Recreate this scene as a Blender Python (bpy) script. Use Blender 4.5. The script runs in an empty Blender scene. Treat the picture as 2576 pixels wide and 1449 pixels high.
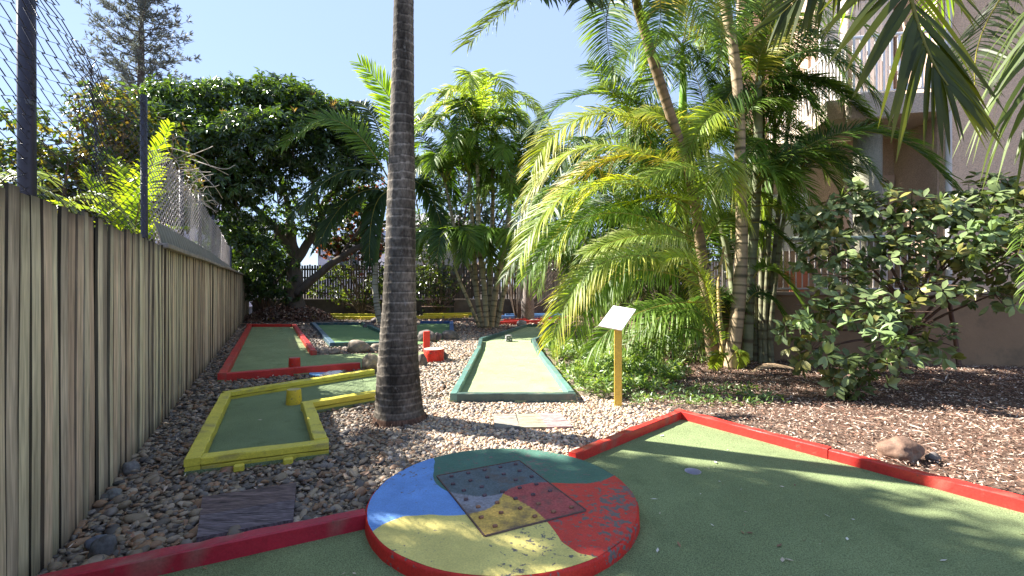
import bpy, bmesh, math, random
import numpy as np
from mathutils import Vector, noise
from mathutils.geometry import tessellate_polygon

# ------------------------------------------------------------------ camera, sky, sun
SC = bpy.context.scene
COL = SC.collection
F, CX, HY, CZ = 1158.0, 1288.0, 718.0, 1.38      # focal length and centre in reference pixels (2576 wide); eye height
cam_d = bpy.data.cameras.new("camera")
cam = bpy.data.objects.new("camera", cam_d)
COL.objects.link(cam)
cam.location = (0, 0, CZ)
cam.rotation_euler = (math.radians(90), 0, 0)
cam_d.sensor_width = 36.0
cam_d.lens = 36.0 * F / 2576.0
cam_d.shift_y = -(724.5 - HY) / 2576.0
cam_d.clip_start = 0.05
cam_d.clip_end = 2000
SC.camera = cam

SUN_EL = math.radians(39)
SUN_H = Vector((-0.93, 0.368)).normalized()      # horizontal direction towards the sun
SUN_AZ = math.atan2(SUN_H.x, SUN_H.y)            # clockwise from +Y
world = bpy.data.worlds.new("World")
SC.world = world
world.use_nodes = True
wn = world.node_tree
bg = wn.nodes.get("Background") or wn.nodes.new("ShaderNodeBackground")
sky = wn.nodes.new("ShaderNodeTexSky")
sky.sky_type = 'NISHITA'
sky.sun_disc = False
sky.sun_elevation = SUN_EL
sky.sun_rotation = SUN_AZ
sky.air_density = 1.0
sky.dust_density = 0.1
sky.ozone_density = 1.6
wmix = wn.nodes.new("ShaderNodeMix"); wmix.data_type = 'RGBA'      # evens out the glare round the sun
wmix.inputs[0].default_value = .78
wmix.inputs[7].default_value = (2.0, 2.62, 4.15, 1)
wn.links.new(sky.outputs[0], wmix.inputs[6])
wn.links.new(wmix.outputs[2], bg.inputs[0])
bg.inputs[1].default_value = 0.067
sun_d = bpy.data.lights.new("sun", 'SUN')
sun_d.energy = 5.0
sun_d.angle = math.radians(0.5)
sun_d.color = (1.0, 0.95, 0.86)
sun = bpy.data.objects.new("sun", sun_d)
COL.objects.link(sun)
sv = Vector((SUN_H.x * math.cos(SUN_EL), SUN_H.y * math.cos(SUN_EL), math.sin(SUN_EL)))
sun.rotation_euler = sv.to_track_quat('Z', 'Y').to_euler()
sun.location = sv * 60
vs = SC.view_settings
vs.view_transform = 'Standard'
vs.look = 'None'
vs.exposure = 2.2
vs.gamma = 1.0
vs.use_curve_mapping = False

R = random.Random(7)
NR = np.random.RandomState(11)

# ------------------------------------------------------------------ helpers
def pt(x, y, d):                 # reference direction (x, y) at depth d -> point in the garden
    return Vector(((x - CX) / F * d, d, CZ - (y - HY) / F * d))

def gp(x, y, z=0.0):             # the ground point (at height z) seen in that direction
    d = F * (CZ - z) / (y - HY)
    return Vector(((x - CX) / F * d, d, z))

ORG = {}
def tag(o, label=None, cat=None, group=None, kind=None):
    if label: o["label"] = label
    if cat: o["category"] = cat
    if group: o["group"] = group
    if kind: o["kind"] = kind
    return o

def thing(name, loc, label, cat, group=None):
    o = bpy.data.objects.new(name, None)
    o.empty_display_size = 0.1
    COL.objects.link(o)
    o.location = loc
    ORG[o.name] = Vector(loc)
    return tag(o, label, cat, group)

def set_cols(me, cols):
    a = me.color_attributes.new("col", 'FLOAT_COLOR', 'POINT')
    c = np.ones((len(me.vertices), 4), np.float32)
    c[:, :3] = cols
    a.data.foreach_set("color", c.ravel())

def link(name, me, mat, parent=None, loc=None, smooth=False):
    if smooth:
        me.polygons.foreach_set("use_smooth", [True] * len(me.polygons))
    if mat: me.materials.append(mat)
    o = bpy.data.objects.new(name, me)
    COL.objects.link(o)
    if parent is not None:
        o.parent = parent
        ORG[o.name] = ORG[parent.name]
    else:
        o.location = loc or (0, 0, 0)
        ORG[o.name] = Vector(o.location)
    return o

class MB:
    """collects shapes in world coordinates; build() links them as one mesh object"""
    def __init__(s, col=(.5, .5, .5)):
        s.V, s.Fc, s.C, s.n, s.col = [], [], [], 0, col
    def add(s, vs_, fs, col=None):
        vs_ = np.asarray([tuple(v) for v in vs_], np.float32) if not isinstance(vs_, np.ndarray) else vs_.astype(np.float32)
        col = s.col if col is None else col
        c = np.asarray(col, np.float32)
        if c.ndim == 1: c = np.tile(c[:3], (len(vs_), 1))
        s.V.append(vs_); s.C.append(c)
        s.Fc.extend([tuple(i + s.n for i in f) for f in fs])
        s.n += len(vs_)
    def box(s, c, sx, sy, sz, rz=0, col=None, bev=0.0, m=None):
        """box with centre c; bev chamfers all edges"""
        b = bev
        hx, hy, hz = sx / 2, sy / 2, sz / 2
        if b <= 0:
            vs_ = [(x, y, z) for x in (-hx, hx) for y in (-hy, hy) for z in (-hz, hz)]
            fs = [(0, 1, 3, 2), (4, 6, 7, 5), (0, 4, 5, 1), (2, 3, 7, 6), (0, 2, 6, 4), (1, 5, 7, 3)]
        else:
            bm = bmesh.new()
            bmesh.ops.create_cube(bm, size=1)
            for v in bm.verts: v.co = Vector((v.co.x * sx, v.co.y * sy, v.co.z * sz))
            bmesh.ops.bevel(bm, geom=list(bm.edges), offset=b, segments=1, affect='EDGES')
            bm.verts.index_update()
            vs_ = [tuple(v.co) for v in bm.verts]
            fs = [tuple(v.index for v in f.verts) for f in bm.faces]
            bm.free()
        ca, sa = math.cos(rz), math.sin(rz)
        out = []
        for x, y, z in vs_:
            if m is not None:
                p = m @ Vector((x, y, z)); out.append((p.x + c[0], p.y + c[1], p.z + c[2]))
            else:
                out.append((c[0] + x * ca - y * sa, c[1] + x * sa + y * ca, c[2] + z))
        s.add(out, fs, col)
    def bar(s, a, b, w, h, col=None, bev=0.0, up=(0, 0, 1)):
        """beam from a to b, width w (sideways), height h"""
        a, b = Vector(a), Vector(b)
        t = (b - a); L = t.length; t.normalize()
        upv = Vector(up)
        sd = t.cross(upv)
        if sd.length < 1e-4: sd = t.cross(Vector((1, 0, 0)))
        sd.normalize(); u = sd.cross(t)
        from mathutils import Matrix
        m = Matrix((t, sd, u)).transposed()
        s.box((a + b) / 2, L, w, h, col=col, bev=bev, m=m)
    def tube(s, pts, rad, n=8, col=None, cap=True):
        pts = [Vector(p) for p in pts]
        k = len(pts)
        if not hasattr(rad, '__len__'): rad = [rad] * k
        vs_, fs = [], []
        ref = Vector((0.13, 0.97, 0.2))
        T0 = (pts[1] - pts[0]).normalized()
        if abs(T0.dot(ref)) > .9: ref = Vector((1, 0, 0))
        sd = T0.cross(ref).normalized()
        for i in range(k):
            T = (pts[min(i + 1, k - 1)] - pts[max(i - 1, 0)]).normalized()
            sd = (sd - T * sd.dot(T)).normalized()
            u = T.cross(sd)
            for j in range(n):
                a = 2 * math.pi * j / n
                vs_.append(pts[i] + (sd * math.cos(a) + u * math.sin(a)) * rad[i])
        for i in range(k - 1):
            for j in range(n):
                j2 = (j + 1) % n
                fs.append((i * n + j, i * n + j2, (i + 1) * n + j2, (i + 1) * n + j))
        if cap:
            fs.append(tuple(range(n - 1, -1, -1)))
            fs.append(tuple((k - 1) * n + j for j in range(n)))
        c = col
        if c is not None and np.asarray(c).ndim == 2:
            c = np.repeat(np.asarray(c, np.float32), n, axis=0)
        s.add(vs_, fs, c)
    def lathe(s, c, prof, n=32, col=None, lean=(0, 0)):
        """prof = [(r, z)...]"""
        vs_, fs = [], []
        k = len(prof)
        z0 = prof[0][1]
        for r, z in prof:
            for j in range(n):
                a = 2 * math.pi * j / n
                vs_.append((c[0] + r * math.cos(a) + lean[0] * (z - z0), c[1] + r * math.sin(a) + lean[1] * (z - z0), c[2] + z))
        for i in range(k - 1):
            for j in range(n):
                j2 = (j + 1) % n
                fs.append((i * n + j, i * n + j2, (i + 1) * n + j2, (i + 1) * n + j))
        fs.append(tuple(range(n - 1, -1, -1)))
        fs.append(tuple((k - 1) * n + j for j in range(n)))
        s.add(vs_, fs, col)
    def poly(s, pts, z0, z1, col=None, holes=()):
        """extruded polygon (x, y) between heights; holes go right through"""
        loops = [list(pts)] + [list(h) for h in holes]
        flat = [p for l in loops for p in l]
        tris = tessellate_polygon([[Vector((p[0], p[1], 0)) for p in l] for l in loops])
        n = len(flat)
        vs_ = [(p[0], p[1], z1) for p in flat] + [(p[0], p[1], z0) for p in flat]
        fs = []
        for t in tris:
            a, b, c = [Vector((flat[i][0], flat[i][1], 0)) for i in t]
            if (b - a).cross(c - a).z < 0: t = (t[0], t[2], t[1])
            fs.append(tuple(t)); fs.append(tuple(i + n for i in reversed(t)))
        o = 0
        for l in loops:
            m = len(l)
            for i in range(m):
                j = (i + 1) % m
                fs.append((o + i, o + i + n, o + j + n, o + j))
            o += m
        s.add(vs_, fs, col)
    def timber(s, a, b, w, h, col, seed=0, worn=(.20, .15, .11)):
        """painted timber edging from a to b: slightly wavy, with worn arrises"""
        a, b = Vector(a), Vector(b); t = b - a; L = t.length; t.normalize()
        sd = t.cross(Vector((0, 0, 1))).normalized(); u = sd.cross(t)
        n = max(3, int(L / .07)); c = .007
        sec = [(-w / 2 + c, -h / 2), (w / 2 - c, -h / 2), (w / 2, -h / 2 + c), (w / 2, h / 2 - c), (w / 2 - c, h / 2), (-w / 2 + c, h / 2), (-w / 2, h / 2 - c), (-w / 2, -h / 2 + c)]
        vs_, fs, cs = [], [], []
        col = np.array(col); wc = np.array(worn)
        for i in range(n + 1):
            p = a + t * (L * i / n)
            for j, (x, z) in enumerate(sec):
                q = p + sd * x + u * z
                e = noise.noise(q * 6 + Vector((seed, j // 2, 0))) * .0045 + noise.noise(q * 1.5 + Vector((seed, 3, 0))) * .005
                chip = noise.noise(q * 19 + Vector((seed, 0, j * 2.0)))
                if j in (3, 4, 5, 6) and chip > .36: e -= .004
                vs_.append(q + sd * (e if x > 0 else -e) + u * (e * .8 if z > 0 else 0))
                k = .5 * (1 if (j in (3, 4, 5, 6) and chip > .36) else 0)
                cs.append(col * (1 - k) * (1 + .18 * noise.noise(q * 3)) + wc * k)
        for i in range(n):
            for j in range(8): fs.append((i * 8 + j, i * 8 + (j + 1) % 8, (i + 1) * 8 + (j + 1) % 8, (i + 1) * 8 + j))
        fs.append(tuple(range(7, -1, -1))); fs.append(tuple(n * 8 + j for j in range(8)))
        s.add(vs_, fs, np.array(cs))
    def build(s, name, mat, parent=None, smooth=False, loc=None):
        me = bpy.data.meshes.new(name)
        V = np.concatenate(s.V) if s.V else np.zeros((0, 3), np.float32)
        o0 = ORG[parent.name] if parent is not None else Vector(loc or (0, 0, 0))
        V = V - np.array(o0, np.float32)
        me.from_pydata(V.tolist(), [], s.Fc)
        set_cols(me, np.concatenate(s.C))
        me.update()
        return link(name, me, mat, parent, loc, smooth)

def fast_mesh(name, V, quads, C, mat, parent=None, smooth=False, loc=None, k=4):
    """numpy arrays straight into a mesh (k = corners per face)"""
    me = bpy.data.meshes.new(name)
    o0 = np.array(ORG[parent.name] if parent is not None else (loc or (0, 0, 0)), np.float32)
    V = (V - o0).astype(np.float32)
    nf = len(quads)
    me.vertices.add(len(V)); me.vertices.foreach_set("co", V.ravel())
    me.loops.add(nf * k); me.loops.foreach_set("vertex_index", quads.astype(np.int32).ravel())
    me.polygons.add(nf)
    me.polygons.foreach_set("loop_start", np.arange(0, nf * k, k, dtype=np.int32))
    me.update(calc_edges=True)
    me.validate()
    set_cols(me, C)
    return link(name, me, mat, parent, loc, smooth)

def unit(a): return a / np.maximum(np.linalg.norm(a, axis=-1, keepdims=True), 1e-9)

def smooth_path(pts, n=6):
    P = [Vector(p) for p in pts]
    P = [P[0] * 2 - P[1]] + P + [P[-1] * 2 - P[-2]]
    out = []
    for i in range(1, len(P) - 2):
        for j in range(n):
            t = j / n
            a, b, c, d = P[i - 1], P[i], P[i + 1], P[i + 2]
            out.append(0.5 * ((2 * b) + (c - a) * t + (2 * a - 5 * b + 4 * c - d) * t * t + (3 * b - a - 3 * c + d) * t ** 3))
    out.append(P[-2].copy())
    return out

def in_poly(X, Y, poly):
    X, Y = np.asarray(X), np.asarray(Y)
    r = np.zeros(X.shape, bool)
    n = len(poly)
    for i in range(n):
        x1, y1 = poly[i][0], poly[i][1]; x2, y2 = poly[(i + 1) % n][0], poly[(i + 1) % n][1]
        c = (y1 > Y) != (y2 > Y)
        r ^= c & (X < (x2 - x1) * (Y - y1) / (y2 - y1 + 1e-12) + x1)
    return r

# ------------------------------------------------------------------ materials
def newmat(name):
    m = bpy.data.materials.new(name); m.use_nodes = True
    nt = m.node_tree; nt.nodes.clear()
    out = nt.nodes.new("ShaderNodeOutputMaterial")
    return m, nt, out

def vmat(name, rough=.7, spec=.3, bump=.2, bscale=30, stretch=(1, 1, 1), var=.35, vscale=8, metallic=0, transl=0.0,
         tcol=(1.3, 1.25, .6), dirt=None, dscale=3, dth=(.55, .7), fine=None, dlow=None):
    """base colour = the mesh's own 'col' attribute, broken up by noise; optional dirt patches; optional translucency"""
    m, nt, out = newmat(name)
    N, L = nt.nodes, nt.links
    at = N.new("ShaderNodeAttribute"); at.attribute_name = "col"
    tc = N.new("ShaderNodeTexCoord")
    mp = N.new("ShaderNodeMapping"); mp.inputs["Scale"].default_value = stretch
    L.new(tc.outputs["Object"], mp.inputs[0])
    nz = N.new("ShaderNodeTexNoise"); nz.inputs["Scale"].default_value = vscale; nz.inputs["Detail"].default_value = 6
    nz.inputs["Roughness"].default_value = .65
    L.new(mp.outputs[0], nz.inputs[0])
    mr = N.new("ShaderNodeMapRange")
    mr.inputs[1].default_value = .25; mr.inputs[2].default_value = .75
    mr.inputs[3].default_value = 1 - var; mr.inputs[4].default_value = 1 + var
    L.new(nz.outputs[0], mr.inputs[0])
    mx = N.new("ShaderNodeVectorMath"); mx.operation = 'SCALE'
    L.new(at.outputs[0], mx.inputs[0]); L.new(mr.outputs[0], mx.inputs[3])
    colr = mx.outputs[0]
    if fine:
        nf = N.new("ShaderNodeTexNoise"); nf.inputs["Scale"].default_value = fine[0]; nf.inputs["Detail"].default_value = 3
        L.new(mp.outputs[0], nf.inputs[0])
        mf = N.new("ShaderNodeMapRange"); mf.inputs[1].default_value = .3; mf.inputs[2].default_value = .7
        mf.inputs[3].default_value = 1 - fine[1]; mf.inputs[4].default_value = 1 + fine[1]
        L.new(nf.outputs[0], mf.inputs[0])
        m2 = N.new("ShaderNodeVectorMath"); m2.operation = 'SCALE'
        L.new(colr, m2.inputs[0]); L.new(mf.outputs[0], m2.inputs[3]); colr = m2.outputs[0]
    if dirt:
        nd = N.new("ShaderNodeTexNoise"); nd.inputs["Scale"].default_value = dscale; nd.inputs["Detail"].default_value = 8
        nd.inputs["Roughness"].default_value = .7
        L.new(mp.outputs[0], nd.inputs[0])
        md = N.new("ShaderNodeMapRange"); md.inputs[1].default_value = dth[0]; md.inputs[2].default_value = dth[1]
        src = nd.outputs[0]
        if dlow:        # dirt gathers in larger patches
            nl_ = N.new("ShaderNodeTexNoise"); nl_.inputs["Scale"].default_value = dlow[0]; nl_.inputs["Detail"].default_value = 1
            L.new(mp.outputs[0], nl_.inputs[0])
            ma = N.new("ShaderNodeMath"); ma.operation = 'MULTIPLY_ADD'; ma.inputs[1].default_value = dlow[1]
            ms_ = N.new("ShaderNodeMath"); ms_.operation = 'SUBTRACT'; ms_.inputs[1].default_value = .5
            L.new(nl_.outputs[0], ms_.inputs[0]); L.new(ms_.outputs[0], ma.inputs[0]); L.new(src, ma.inputs[2]); src = ma.outputs[0]
        L.new(src, md.inputs[0])
        mm = N.new("ShaderNodeMix"); mm.data_type = 'RGBA'
        L.new(md.outputs[0], mm.inputs[0]); L.new(colr, mm.inputs[6]); mm.inputs[7].default_value = (*dirt, 1)
        colr = mm.outputs[2]
    bs = N.new("ShaderNodeBsdfPrincipled")
    L.new(colr, bs.inputs["Base Color"])
    bs.inputs["Roughness"].default_value = rough
    bs.inputs["Specular IOR Level"].default_value = spec
    bs.inputs["Metallic"].default_value = metallic
    if bump > 0:
        nb = N.new("ShaderNodeTexNoise"); nb.inputs["Scale"].default_value = bscale; nb.inputs["Detail"].default_value = 5
        L.new(mp.outputs[0], nb.inputs[0])
        bp = N.new("ShaderNodeBump"); bp.inputs["Strength"].default_value = bump; bp.inputs["Distance"].default_value = .01
        L.new(nb.outputs[0], bp.inputs["Height"]); L.new(bp.outputs[0], bs.inputs["Normal"])
    if transl > 0:
        tr = N.new("ShaderNodeBsdfTranslucent")
        tm = N.new("ShaderNodeVectorMath"); tm.operation = 'MULTIPLY'; tm.inputs[1].default_value = tcol
        L.new(colr, tm.inputs[0]); L.new(tm.outputs[0], tr.inputs[0])
        ms = N.new("ShaderNodeMixShader"); ms.inputs[0].default_value = transl
        L.new(bs.outputs[0], ms.inputs[1]); L.new(tr.outputs[0], ms.inputs[2]); L.new(ms.outputs[0], out.inputs[0])
    else:
        L.new(bs.outputs[0], out.inputs[0])
    return m

M = {}
M['paling'] = vmat('weathered paling', .85, .15, .5, 40, (1.0, 1.0, .07), .45, 9, dirt=(.10, .075, .05), dscale=7, dth=(.52, .74), fine=(60, .25))
M['paint'] = vmat('painted timber', .42, .4, .25, 35, (1, 1, 1), .16, 9, dirt=(.10, .075, .055), dscale=13, dth=(.61, .70), fine=(90, .14))
M['rawwood'] = vmat('raw timber', .85, .15, .5, 20, (1, 1, 1), .3, 6, fine=(50, .2))
M['plank'] = vmat('grey plank', .85, .15, .9, 12, (1.2, 11, 3), .5, 5, dirt=(.035, .03, .03), dscale=4, dth=(.5, .68), fine=(14, .45))
M['turf'] = vmat('artificial turf', .95, .05, 1.0, 190, (1, 1, 1), .2, 1.3, fine=(170, .5), dirt=(.10, .13, .06), dscale=3.0, dth=(.54, .9))
M['turf_far'] = vmat('artificial turf far', .95, .05, .4, 120, (1, 1, 1), .14, 1.2, fine=(90, .12))
M['bark'] = vmat('palm bark', .9, .1, .9, 28, (1, 1, .5), .3, 5, dirt=(.22, .21, .19), dscale=9, dth=(.6, .7), fine=(45, .4))
M['cane'] = vmat('cane bark', .7, .2, .3, 30, (1, 1, .5), .25, 6, dirt=(.06, .05, .03), dscale=6, dth=(.6, .75))
M['treebark'] = vmat('tree bark', .95, .1, .9, 25, (1, 1, .4), .35, 5)
M['leaf'] = vmat('leaf', .38, .5, 0, 1, (1, 1, 1), .25, 3, transl=.30, tcol=(1.9, 1.9, .5))
M['darkleaf'] = vmat('glossy leaf', .28, .6, 0, 1, (1, 1, 1), .3, 1.5, transl=.3, tcol=(2.6, 2.4, .5))
M['pine'] = vmat('pine foliage', .7, .2, 0, 1, (1, 1, 1), .25, 3, transl=.25, tcol=(1, 1, .9))
M['shrubleaf'] = vmat('shrub leaf', .42, .4, .1, 40, (1, 1, 1), .18, 6, transl=.2, tcol=(1.6, 1.7, .5))
M['palm'] = vmat('palm leaflet', .45, .3, 0, 1, (1, 1, 1), .22, 3, transl=.46, tcol=(1.75, 1.65, .55))
M['stone'] = vmat('stone', .85, .2, .6, 22, (1, 1, 1), .35, 7, dirt=(.17, .16, .13), dscale=5, dth=(.52, .68), fine=(70, .2))
M['pebble'] = vmat('pebble', .6, .35, .15, 40, (1, 1, 1), .22, 30)
M['soil'] = vmat('soil', .95, .1, .9, 35, (1, 1, 1), .4, 2.5, fine=(45, .45))
M['mulch'] = vmat('mulch', .85, .2, .2, 40, (1, 1, 1), .25, 20)
M['stucco'] = vmat('stucco', .95, .08, 1.0, 45, (1, 1, 1), .12, 1.2, fine=(50, .22))
M['smooth'] = vmat('plaster', .8, .2, .05, 20, (1, 1, 1), .05, 2)
M['basewall'] = vmat('rendered wall', .92, .1, .35, 30, (1, 1, 1), .16, 1.5, dirt=(.12, .1, .07), dscale=1.2, dth=(.55, .8))
M['metal'] = vmat('metal', .45, .5, .05, 30, (1, 1, 1), .2, 6, metallic=.3)
M['rust'] = vmat('rusty plate', .8, .2, .5, 40, (1, 1, 1), .25, 12, dirt=(.12, .09, .075), dscale=7, dth=(.50, .72), fine=(70, .25))
M['concrete_paint'] = vmat('painted concrete', .6, .3, .4, 45, (1, 1, 1), .2, 5, dirt=(.13, .115, .11), dscale=26, dth=(.60, .625), fine=(110, .15), dlow=(2.2, .42))
M['cloth'] = vmat('curtain', .9, .1, .05, 20, (1, 1, 1), .05, 2)
M['wall'] = vmat('old retaining wall', .95, .1, .5, 18, (1, 1, 1), .35, 2.5)
def glassmat():
    m, nt, out = newmat('window glass')
    b = nt.nodes.new("ShaderNodeBsdfPrincipled")
    b.inputs["Base Color"].default_value = (.03, .035, .04, 1); b.inputs["Roughness"].default_value = .06
    nt.links.new(b.outputs[0], out.inputs[0])
    return m
M['glass'] = glassmat()
# ------------------------------------------------------------------ setting: ground
def xy(v): return (v[0], v[1])
me = bpy.data.meshes.new('ground')
S_ = 130
gx = np.concatenate([np.linspace(-400, -16, 8), np.linspace(-14, 14, S_), np.linspace(16, 400, 8)])
gy = np.concatenate([np.linspace(-200, -2, 5), np.linspace(-1, 24, S_), np.linspace(27, 600, 8)])
GX, GY = np.meshgrid(gx, gy)
def ground_z(x, y):
    return 0.0
Vg = np.stack([GX.ravel(), GY.ravel(), np.zeros(GX.size)], 1)
for i in range(len(Vg)):
    x, y = Vg[i, 0], Vg[i, 1]
    if abs(x) < 14.5 and -1.5 < y < 25:
        Vg[i, 2] = -abs(noise.noise(Vector((x * 1.7, y * 1.7, 0)))) * .02
nx_, ny_ = len(gx), len(gy)
idx = np.arange(nx_ * ny_).reshape(ny_, nx_)
Q = np.stack([idx[:-1, :-1], idx[:-1, 1:], idx[1:, 1:], idx[1:, :-1]], -1).reshape(-1, 4)
Cg = np.tile(np.array((.085, .07, .058)), (len(Vg), 1))
# lighter pebbly sand in the open middle, brown mulch on the right
mid = np.exp(-(((Vg[:, 0] - .2) / 1.8) ** 2 + ((Vg[:, 1] - 6) / 4) ** 2))
Cg = Cg + mid[:, None] * np.array((.15, .12, .09))
rightm = 1 / (1 + np.exp(-(Vg[:, 0] - 2.2) * 3))
Cg = Cg * (1 - rightm[:, None]) + rightm[:, None] * np.array((.11, .07, .052))
tag(fast_mesh('ground', Vg, Q, Cg, M['soil'], smooth=True), kind='structure')

# ------------------------------------------------------------------ outlines of the lanes (plan view)
L_YEL = [(-2.375, 3.33), (-1.47, 3.70), (-2.14, 4.95), (-1.38, 5.60), (-1.55, 7.35), (-2.06, 7.03), (-3.45, 5.47)]
L_RED = [(-4.19, 6.55), (-2.47, 7.50), (-1.62, 8.05), (-1.62, 9.4), (-3.79, 8.93), (-7.07, 15.07), (-8.63, 15.07)]
L_BLUE = [(-4.04, 10.2), (-2.2, 10.5), (-1.5, 12.0), (-2.1, 16.4), (-3.25, 16.4), (-2.95, 11.7), (-5.1, 15.9), (-6.9, 15.8)]
L_GREEN = [(-.73, 5.40), (.75, 5.40), (.57, 9.2), (.55, 10.9), (1.13, 12.7), (1.6, 15.2), (.44, 15.1), (-.35, 12.4), (-.79, 11.1), (-.73, 9.6)]
L_NEAR = [(1.71, 4.72), (.43, 3.52), (-.835, 2.60), (-3.3, 1.40), (-3.3, .2), (4.85, .2)]
DISC_C, DISC_R, DISC_H = Vector((-.055, 2.80, 0)), .80, .11
BOARD_DARK = [(-1.97, 2.93), (-1.475, 3.145), (-1.25, 2.64), (-1.68, 2.446)]
BOARD_PALE = [(-.20, 4.83), (.52, 4.90), (.58, 4.42), (-.17, 4.38)]

def fence_x(y): return -1.13 - .52 * y

def blocked(X, Y, grow=0.0):
    m = np.zeros(X.shape, bool)
    for P in (L_YEL, L_RED, L_BLUE, L_GREEN, L_NEAR, BOARD_DARK):
        m |= in_poly(X, Y, P)
    m |= (X - DISC_C.x) ** 2 + (Y - DISC_C.y) ** 2 < (DISC_R + .01) ** 2
    m |= (X + 1.12) ** 2 + (Y - 4.72) ** 2 < .20 ** 2
    m |= in_poly(X, Y, BOARD_PALE)
    return m

def ico(sub):
    bm = bmesh.new(); bmesh.ops.create_icosphere(bm, subdivisions=sub, radius=1)
    bm.verts.index_update()
    v = np.array([tuple(x.co) for x in bm.verts]); f = np.array([[q.index for q in t.verts] for t in bm.faces])
    bm.free(); return v, f

PEB = np.array([(.26, .20, .14), (.20, .165, .13), (.31, .24, .16), (.15, .13, .115), (.36, .285, .20), (.29, .175, .10), (.22, .19, .165), (.42, .335, .25), (.12, .105, .095), (.33, .20, .12)])
def scatter_pebbles(name, X, Y, S, sub, cmul, flat=(.35, .65)):
    v0, f0 = ico(sub)
    n = len(X); k = len(v0)
    shapes = []
    for s in range(14):
        w = v0.copy()
        for i in range(len(w)):
            w[i] *= 1 + .28 * noise.noise(Vector(w[i]) * 1.3 + Vector((s * 7.1, 0, 3)))
        shapes.append(w)
    shapes = np.array(shapes)
    P = shapes[NR.randint(0, 14, n)]
    sc = np.stack([S * NR.uniform(.8, 1.35, n), S * NR.uniform(.6, .95, n), S * NR.uniform(flat[0], flat[1], n)], 1)
    P = P * sc[:, None, :]
    tx, ty = NR.normal(0, .22, n), NR.normal(0, .22, n)
    z = P[:, :, 2] + P[:, :, 0] * tx[:, None] + P[:, :, 1] * ty[:, None]
    a = NR.uniform(0, 6.283, n)
    ca, sa = np.cos(a)[:, None], np.sin(a)[:, None]
    x = P[:, :, 0] * ca - P[:, :, 1] * sa + X[:, None]
    y = P[:, :, 0] * sa + P[:, :, 1] * ca + Y[:, None]
    z = z + (S * NR.uniform(.0, .45, n))[:, None]
    V = np.stack([x, y, z], -1).reshape(-1, 3)
    Fq = (f0[None] + (np.arange(n) * k)[:, None, None]).reshape(-1, 3)
    C = PEB[NR.randint(0, len(PEB), n)] * NR.uniform(.75, 1.2, (n, 1)) * cmul
    C = np.repeat(C, k, 0)
    return tag(fast_mesh(name, V, Fq, C, M['pebble'], smooth=True, k=3), kind='stuff')

def sample(n, x0, x1, y0, y1, cond):
    X = NR.uniform(x0, x1, n); Y = NR.uniform(y0, y1, n)
    m = cond(X, Y) & ~blocked(X, Y)
    return X[m], Y[m]
left = lambda X, Y: (X > fence_x(Y) + .02) & (X < -.15 - .0 * Y)
X, Y = sample(24000, -4.6, -.1, 1.2, 5.0, lambda X, Y: left(X, Y) & (X < -.35 - .28 * (Y - 2.5)))
S = np.clip(NR.lognormal(math.log(.0185), .42, len(X)), .008, .052)
S *= np.clip(1.25 - .12 * Y, .6, 1.1)
tag(scatter_pebbles('river_pebbles', X, Y, S, 2, .74), 'grey brown river pebbles lying along the paling fence', 'pebbles')
X, Y = sample(34000, -9, .0, 5.0, 16.5, lambda X, Y: left(X, Y))
S = NR.uniform(.018, .042, len(X)) * np.clip(.75 + Y * .03, 1, 1.4)
tag(scatter_pebbles('distant_pebbles', X, Y, S, 1, .74), 'small pebbles around the far lanes', 'pebbles')
X, Y = sample(34000, -2.2, 1.9, 3.3, 6.4, lambda X, Y: (X > -.35 - .28 * (Y - 2.5) - .3) & (Y < 6.2 - .65 * np.abs(X - .2)) & (X < 1.75 - .0 * Y))
S = np.clip(NR.lognormal(math.log(.0135), .33, len(X)), .007, .03)
tag(scatter_pebbles('pale_gravel', X, Y, S, 1, 1.6, (.4, .75)), 'pale sunlit gravel between the trunk and the yellow sign', 'gravel')
X, Y = sample(9000, -1.9, .0, 5.2, 13, lambda X, Y: X > -1.75)
S = NR.uniform(.016, .032, len(X)) * np.clip(.7 + Y * .04, 1, 1.3)
tag(scatter_pebbles('pale_pebbles', X, Y, S, 1, 1.5, (.4, .7)), 'pale pebbles beside the dark green lane', 'gravel')

def chips(name, n, x0, x1, y0, y1, cond, size, cols, lab, cat, zmax=.03, wmul=1.0):
    X, Y = sample(n, x0, x1, y0, y1, cond)
    n = len(X)
    L = NR.uniform(.5, 1.5, n) * size; W = L * NR.uniform(.12, .38, n) * (wmul)
    a = NR.uniform(0, 6.283, n); tilt = NR.normal(0, .28, n); roll = NR.normal(0, .4, n)
    d = np.stack([np.cos(a) * np.cos(tilt), np.sin(a) * np.cos(tilt), np.sin(tilt)], 1)
    s = np.stack([-np.sin(a) * np.cos(roll), np.cos(a) * np.cos(roll), np.sin(roll)], 1)
    c = np.stack([X, Y, NR.uniform(.004, zmax, n)], 1)
    up = np.cross(d, s)
    bow = up * (L * NR.uniform(-.18, .22, n))[:, None]
    V = np.stack([c - d * L[:, None] / 2, c - s * W[:, None] / 2 + bow, c + d * L[:, None] / 2, c + s * W[:, None] / 2 + bow], 1).reshape(-1, 3)
    V[:, 2] = np.maximum(V[:, 2], .001)
    Q = np.arange(n * 4).reshape(n, 4)
    cols = np.array(cols)
    C = np.repeat(cols[NR.randint(0, len(cols), n)] * NR.uniform(.7, 1.25, (n, 1)), 4, 0)
    return tag(fast_mesh(name, V, Q, C, M['mulch']), lab, cat, kind='stuff')
BR = [(.23, .125, .085), (.34, .22, .16), (.11, .065, .045), (.50, .39, .31), (.26, .135, .095), (.58, .48, .40), (.36, .27, .21), (.08, .05, .04), (.15, .09, .06)]
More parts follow.
